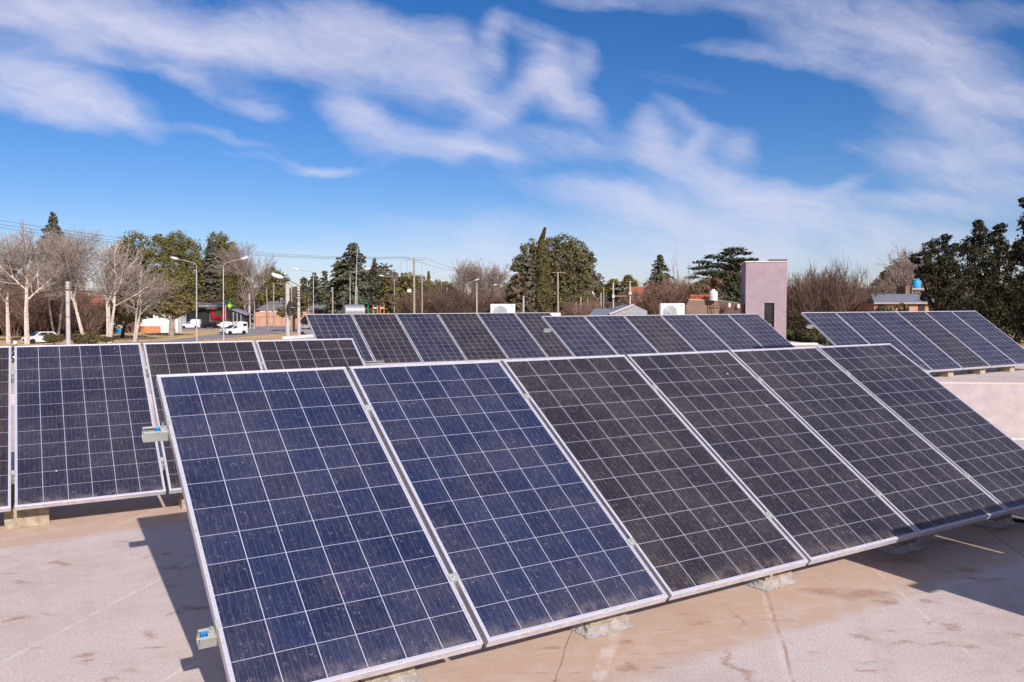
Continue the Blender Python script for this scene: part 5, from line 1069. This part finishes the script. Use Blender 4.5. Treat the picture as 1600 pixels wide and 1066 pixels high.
# green lamp-like fitting under the far right row's first panel
# ---- air conditioners on the rear roof
def aircon(label, px0, px1, ytop, d, fan=True, zb=None):
    a = at(px0, ytop, d); b = at(px1, ytop, d); wd = b.x-a.x; hh = wd*.70; t = thing('air_conditioner', label, 'air conditioner', Vector(((a.x+b.x)/2, d, a.z-hh)), 'air conditioner units on the rear roof')
    o = Vector(t.location); dp = .32; th = -.10
    mb = MB(); mb.box((-wd/2, 0, 0), (wd/2, dp, hh)); bd = mb.build('casing', 'white', bevel=.02); bd.parent = t
    if fan:
        fc = (-wd*.10, -.004, hh*.47); r_ = hh*.42
        mb = MB(); mb.lathe([(r_, 0), (r_, .003)], fc, 30, 'y'); mb.build('fan_recess', 'galv').parent = t
        mb = MB()
        for k in range(7): rr = r_*(.22+.12*k); mb.tube([(fc[0]+rr*math.cos(i*math.pi/14), -.016, fc[2]+rr*math.sin(i*math.pi/14)) for i in range(29)], .004, 4)
        for k in range(12): mb.tube([(fc[0]+r_*.15*math.cos(k*math.pi/6), -.016, fc[2]+r_*.15*math.sin(k*math.pi/6)), (fc[0]+r_*math.cos(k*math.pi/6), -.016, fc[2]+r_*math.sin(k*math.pi/6))], .003, 4)
        mb.lathe([(r_*.16, -.02), (r_*.14, -.012)], (fc[0], 0, fc[2]), 14, 'y'); mb.build('fan_grille', 'pole_grey').parent = t
        mb = MB(); mb.box((wd*.32, -.004, hh*.86), (wd*.43, -.001, hh*.90)); mb.build('maker_badge', 'blue_plastic').parent = t
    zr = RZ-o.z
    mb = MB()
    for x in (-wd*.35, wd*.35):
        for y in (.04, dp-.04): mb.tube([(x, y, zr), (x, y, -.012)], .018, 4)
        mb.tube([(x, 0, -.02), (x, dp, -.02)], .018, 4)
    mb.tube([(-wd*.35, .04, zr*.5), (wd*.35, .04, zr*.5)], .015, 4); mb.build('stand', 'galv').parent = t
aircon('white air conditioner unit with round fan above the middle solar row, left one', 766, 805, 475, 26)
aircon('white air conditioner unit with round fan beside the brown house, right one', 1032, 1070, 474.5, 26)
aircon('small white unit whose top just shows between the middle and centre solar rows', 858, 876, 489, 27, fan=False)
# ================================================================== VEHICLES
def wheel(t, x, y, r):
    mb = MB(); w2 = .10
    mb.lathe([(r*.62, -w2), (r*.92, -w2), (r, -w2*.6), (r, w2*.6), (r*.92, w2), (r*.62, w2)], (x, y, r), 22, 'y'); wh = mb.build('wheel', 'black', smooth=True); wh.parent = t
    mb = MB(); s = 1 if y > 0 else -1; mb.lathe([(r*.62, min(0, s*w2*.9)), (r*.62, max(0, s*w2*.9)), ], (x, y, r), 18, 'y'); mb.lathe([(r*.12, s*w2*.9), (r*.1, s*w2*1.0)], (x, y, r), 8, 'y'); o = mb.build('rim', 'rim'); o.parent = wh
def car(name, label, loc, rz, paint, kind='hatch', cat='car', scale=1.0):
    t = thing(name, label, cat, loc, wc=False); t.rotation_euler = (0, 0, rz); t.scale = (scale,)*3
    def add(mb, nm, m, par=None, bev=0): o = mb.build(nm, m, bevel=bev); o.parent = par or t; return o
    if kind == 'hatch':
        L, W2, r = 3.9, .82, .30
        low = [(-1.9, .22), (-1.9, .75), (-1.82, .98), (1.0, .96), (1.72, .84), (1.93, .62), (1.95, .24), (1.62, .20), (-1.6, .20)]
        top = [(-1.84, .982), (-1.55, 1.36), (-1.1, 1.46), (.05, 1.47), (.30, 1.42), (1.02, .962)]
        mb = MB(); mb.side(low, -W2, W2); add(mb, 'body', paint, bev=.06)
        mb = MB(); mb.side(top, -W2+.03, W2-.03, .13, 1.1); add(mb, 'cabin', paint, bev=.04)
        for s in (-1, 1):
            mb = MB(); y0, y1 = s*(W2-.022), s*(W2-.145)
            for q in ([(-1.45, 1.03), (-1.30, 1.33), (-.72, 1.38), (-.66, 1.03)], [(-.58, 1.03), (-.62, 1.38), (.10, 1.38), (.72, 1.03)]):
                mb.add([(x, y0+(y1-y0)*((z-.98)/.48)+s*.01, z) for x, z in q], [(0,1,2,3) if s < 0 else (3,2,1,0)])
            add(mb, 'side_window', 'glass')
            mb = MB(); mb.box((.62, min(s*W2, s*(W2+.16)), .98), (.74, max(s*W2, s*(W2+.16)), 1.10)); add(mb, 'mirror', paint, bev=.02)
            mb = MB(); mb.box((1.66, min(s*.48, s*.76), .66), (1.915, max(s*.48, s*.76), .79)); add(mb, 'headlight', 'lampglass', bev=.02)
            mb = MB(); mb.box((-1.925, min(s*.55, s*.76), .72), (-1.80, max(s*.55, s*.76), .98)); add(mb, 'tail_light', 'redlight', bev=.02)
        mb = MB(); mb.add([(.42, -.62, 1.40), (.42, .62, 1.40), (1.05, .70, .985), (1.05, -.70, .985)], [(0,3,2,1)]); add(mb, 'windscreen', 'glass')
        mb = MB(); mb.add([(-1.60, -.62, 1.34), (-1.60, .62, 1.34), (-1.885, .68, 1.0), (-1.885, -.68, 1.0)], [(0,1,2,3)]); add(mb, 'rear_window', 'glass')
        mb = MB(); mb.box((1.90, -.38, .36), (1.965, .38, .50)); add(mb, 'grille', 'dark'); mb = MB(); mb.box((1.955, -.2, .52), (1.972, .2, .62)); add(mb, 'number_plate', 'black')
        wx = (-1.22, 1.22)
    else:   # box bodied small van
        W2, r = .82, .31
        low = [(-1.95, .26), (-1.95, 1.0), (1.05, 1.0), (1.82, .88), (1.98, .66), (2.0, .26), (1.65, .22), (-1.6, .22)]
        cab = [(-.12, 1.003), (-.12, 1.50), (.20, 1.50), (.95, 1.003)]
        box_ = [(-1.97, 1.003), (-1.97, 1.86), (-1.7, 1.95), (-.55, 1.98), (-.14, 1.86), (-.14, 1.003)]
        mb = MB(); mb.side(low, -W2, W2); add(mb, 'body', paint, bev=.06); mb = MB(); mb.side(cab, -W2+.04, W2-.04, .12, 1.2); add(mb, 'cab', paint, bev=.03); mb = MB(); mb.side(box_, -W2+.005, W2-.005, .05, 1.7); add(mb, 'cargo_box', paint, bev=.05)
        for s in (-1, 1):
            y0, y1 = s*(W2-.035), s*(W2-.15); mb = MB(); mb.add([(x, y0+(y1-y0)*((z-1.0)/.5)+s*.012, z) for x, z in [(-.05, 1.06), (-.05, 1.42), (.22, 1.42), (.72, 1.06)]], [(0,1,2,3) if s < 0 else (3,2,1,0)]); add(mb, 'side_window', 'glass')
            mb = MB(); mb.box((.52, min(s*W2, s*(W2+.18)), 1.02), (.66, max(s*W2, s*(W2+.18)), 1.20)); add(mb, 'mirror', 'black', bev=.02)
            mb = MB(); mb.box((1.72, min(s*.48, s*.76), .66), (1.965, max(s*.48, s*.76), .82)); add(mb, 'headlight', 'lampglass', bev=.02)
            mb = MB(); mb.box((-1.98, min(s*.62, s*.77), .72), (-1.90, max(s*.62, s*.77), .95)); add(mb, 'tail_light', 'redlight')
            if kind == 'van_window':
                mb = MB(); mb.box((-1.80, min(s*(W2-.02), s*(W2+.004)), 1.30), (-1.12, max(s*(W2-.02), s*(W2+.004)), 1.70)); add(mb, 'cargo_window', 'glass')
        mb = MB(); mb.add([(.28, -.62, 1.47), (.28, .62, 1.47), (.985, .70, 1.02), (.985, -.70, 1.02)], [(0,3,2,1)]); add(mb, 'windscreen', 'glass')
        mb = MB(); mb.box((1.90, -.80, .28), (2.05, .80, .46)); add(mb, 'bumper', 'black', bev=.03); mb = MB(); mb.box((1.93, -.40, .60), (1.995, .40, .74)); add(mb, 'grille', 'dark')
        if kind == 'van_window':
            mb = MB(); mb.box((-1.5, -.6, 1.99), (-.6, .6, 2.03)); add(mb, 'roof_rack', 'white')
        wx = (-1.25, 1.28)
    for x in wx:
        for s in (-1, 1):
            mb = MB(); n_ = 16; mb.add([(x+math.cos(i*math.pi/n_)*(r+.07), s*(W2+.004), r*.9+math.sin(i*math.pi/n_)*(r+.07)) for i in range(n_+1)], [tuple(range(n_+1)) if s < 0 else tuple(range(n_+1))[::-1]]); add(mb, 'wheel_arch', 'black')
            wheel(t, x, s*(W2-.05), r)
    return t
car('white_hatchback', 'white hatchback parked at the left beside the thick trunked poplar', gp(62, 92), R(232), 'carwhite', scale=.88)
car('moving_van', 'small white high roofed van driving left on the road, black bumper', gp(365, 118), R(180)+R(55), 'carwhite', 'van_window', 'van', .93)
car('parked_van', 'white box bodied van parked facing left beside the black car', gp(298, 150), R(188), 'carwhite', 'van', 'van', .86)
car('black_car', 'black hatchback parked between the white van and the white hatchback', gp(327, 151), R(180), 'carblack', scale=.82)
car('white_car', 'white hatchback parked facing left before the bus shelter', gp(350, 152), R(205), 'carwhite', scale=.80)
t = thing('blue_bin', 'small blue bin with a lid before the orange brick wall', 'bin', gp(184, 122)); q = gp(184, 122)
mb = MB(); mb.prism([(q.x-.45, q.y-.35), (q.x+.45, q.y-.35), (q.x+.45, q.y+.35), (q.x-.45, q.y+.35)], G+.1, G+.75); mb.build('bin_body', 'blue_tank', t, bevel=.05)
mb = MB(); mb.prism([(q.x-.5, q.y-.4), (q.x+.5, q.y-.4), (q.x+.5, q.y+.4), (q.x-.5, q.y+.4)], G+.755, G+.84); mb.build('lid', 'blue_tank', t, bevel=.03)
car('grey_car', 'grey car peeking out left of the middle solar row', gp(484, 118), R(0), 'rim', scale=.75)
# white bollard on the median
t = thing('bollard', 'small white bollard on the traffic island right of the moving van', 'bollard', gpix(397, 513.2)); mb = MB(); mb.lathe([(.12, 0), (.12, .05), (.07, .08), (.065, .62), (.04, .70), (.01, .72)], gpix(397, 513.2), 12); mb.build('post', 'white', t)
mb = MB(); mb.lathe([(.068, .44), (.07, .46), (.07, .56), (.068, .58)], gpix(397, 513.2), 12); mb.build('band', 'red', t)
# ---- motorcyclist
mp = gp(22, 58)
t = thing('motorcycle', 'dark motorcycle under the rider with the white helmet, left edge', 'motorcycle', mp, wc=False); t.rotation_euler = (0, 0, R(200))
def addm(mb, nm, m, par=None, sm=False): o = mb.build(nm, m, smooth=sm); o.parent = par or t; return o
for x in (-.64, .64):
    mb = MB(); mb.tube([(x+.27*math.cos(i*math.pi/12), 0, .30+.27*math.sin(i*math.pi/12)) for i in range(25)], .045, 8); wh = addm(mb, 'wheel', 'black', sm=True)
    mb = MB(); mb.lathe([(.05, -.06), (.05, .06)], (x, 0, .30), 10, 'y')
    for k in range(6): mb.tube([(x, 0, .30), (x+.24*math.cos(k*math.pi/3), 0, .30+.24*math.sin(k*math.pi/3))], .012, 4)
    addm(mb, 'rim', 'rim', wh)
mb = MB(); mb.tube([(-.60, 0, .78), (-.2, 0, .74), (.15, 0, .78)], [.06, .12, .06], 8); addm(mb, 'seat', 'black', sm=True)
mb = MB(); mb.tube([(.0, 0, .80), (.18, 0, .86), (.42, 0, .80)], [.07, .15, .06], 10); addm(mb, 'fuel_tank', 'carblack', sm=True)
mb = MB(); mb.tube([(.64, .06, .30), (.46, .06, .92)], .025, 6); mb.tube([(.64, -.06, .30), (.46, -.06, .92)], .025, 6); mb.tube([(.42, -.32, 1.0), (.47, 0, .95), (.42, .32, 1.0)], .018, 6); addm(mb, 'fork', 'steel')
mb = MB(); mb.tube([(-.64, .08, .30), (-.1, .08, .42), (.2, .05, .72)], .03, 6); mb.lathe([(.12, -.12), (.14, 0), (.12, .12)], (.05, 0, .42), 10, 'y'); mb.tube([(.05, -.12, .32), (-.65, -.14, .34)], [.03, .05], 8); addm(mb, 'engine', 'rim')
mb = MB(); mb.lathe([(.09, 0), (.10, .05), (.03, .09)], (.56, 0, .86), 12, 'x'); addm(mb, 'headlight', 'lampglass')
me = bpy.data.meshes.new('person'); J = {}; vs = []; es = []; rad = []
def jv(n_, p, r_, par=None):
    J[n_] = len(vs); vs.append(p); rad.append(r_)
    if par: es.append((J[par], J[n_]))
jv('pelvis', (-.22, 0, .90), .145); jv('waist', (-.18, 0, 1.06), .135, 'pelvis'); jv('chest', (-.10, 0, 1.26), .155, 'waist'); jv('neckb', (-.06, 0, 1.40), .085, 'chest'); jv('neck', (-.04, 0, 1.47), .055, 'neckb'); jv('head', (-.01, 0, 1.56), .085, 'neck'); jv('crown', (0, 0, 1.66), .075, 'head')
for s in (-1, 1):
    q = 'l' if s > 0 else 'r'
    jv('sh'+q, (-.08, s*.19, 1.36), .065, 'chest'); jv('el'+q, (.10, s*.30, 1.13), .045, 'sh'+q); jv('wr'+q, (.34, s*.29, 1.04), .030, 'el'+q); jv('pm'+q, (.40, s*.28, 1.02), .032, 'wr'+q)
    for f in range(4):
        y_ = s*(.245+.022*f); jv(f'k{f}'+q, (.445, y_, 1.035), .010, 'pm'+q); jv(f't{f}'+q, (.46, y_, 1.005-.004*(f % 2)), .009, f'k{f}'+q); jv(f'e{f}'+q, (.435, y_, .985), .008, f't{f}'+q)
    jv('th'+q, (.40, s*.225, 1.00), .011, 'pm'+q); jv('tt'+q, (.43, s*.215, .98), .009, 'th'+q)
    jv('hp'+q, (-.18, s*.11, .88), .10, 'pelvis'); jv('kn'+q, (.22, s*.17, .72), .068, 'hp'+q); jv('an'+q, (.02, s*.17, .34), .042, 'kn'+q); jv('hl'+q, (.0, s*.17, .27), .040, 'an'+q); jv('to'+q, (.20, s*.17, .25), .033, 'hl'+q)
me.from_pydata(vs, es, []); po = bpy.data.objects.new('person', me); col.objects.link(po); sk = po.modifiers.new('skin', 'SKIN')
for i, r_ in enumerate(rad): me.skin_vertices[0].data[i].radius = (r_, r_)
me.skin_vertices[0].data[0].use_root = True
sk.use_smooth_shade = True; sb = po.modifiers.new('sub', 'SUBSURF'); sb.levels = 1; sb.render_levels = 1; me.materials.append(M['skin'])
dg = bpy.context.evaluated_depsgraph_get(); po.parent = None
nm_ = bpy.data.meshes.new_from_object(po.evaluated_get(dg)); po.modifiers.clear(); po.data = nm_
for p_ in nm_.polygons: p_.use_smooth = True
po.location = mp; po.rotation_euler = (0, 0, R(200)); tag(po, 'rider in a dark jacket and white helmet sitting on the motorcycle at the left edge', 'person')
def padd(mb, nm, m): o = mb.build(nm, m, smooth=True); o.parent = po; return o
mb = MB(); mb.tube([(-.23, 0, .88), (-.19, 0, 1.05), (-.10, 0, 1.27), (-.06, 0, 1.42)], [.19, .175, .20, .10], 14)
for s in (-1, 1): mb.tube([(-.09, s*.12, 1.36), (-.08, s*.20, 1.35), (.10, s*.30, 1.13), (.33, s*.29, 1.045)], [.09, .085, .065, .048], 10)
padd(mb, 'jacket', 'jacket')
mb = MB()
for s in (-1, 1): mb.tube([(-.20, s*.10, .90), (.22, s*.17, .73), (.03, s*.17, .33)], [.13, .09, .065], 10)
padd(mb, 'trousers', 'dark')
mb = MB()
for s in (-1, 1): mb.tube([(-.03, s*.17, .28), (.08, s*.17, .28), (.24, s*.17, .25)], [.055, .055, .042], 8)
padd(mb, 'shoes', 'black')
mb = MB(); mb.lathe([(.10, -.13), (.135, -.08), (.145, 0), (.135, .07), (.09, .12), (.02, .14)], (-.01, 0, 1.61), 16); hl = padd(mb, 'helmet', 'white')
mb = MB(); mb.tube([(.125, -.08, 1.61), (.14, 0, 1.61), (.125, .08, 1.61)], [.03, .035, .03], 8); mb.build('visor', 'glass', smooth=True).parent = po
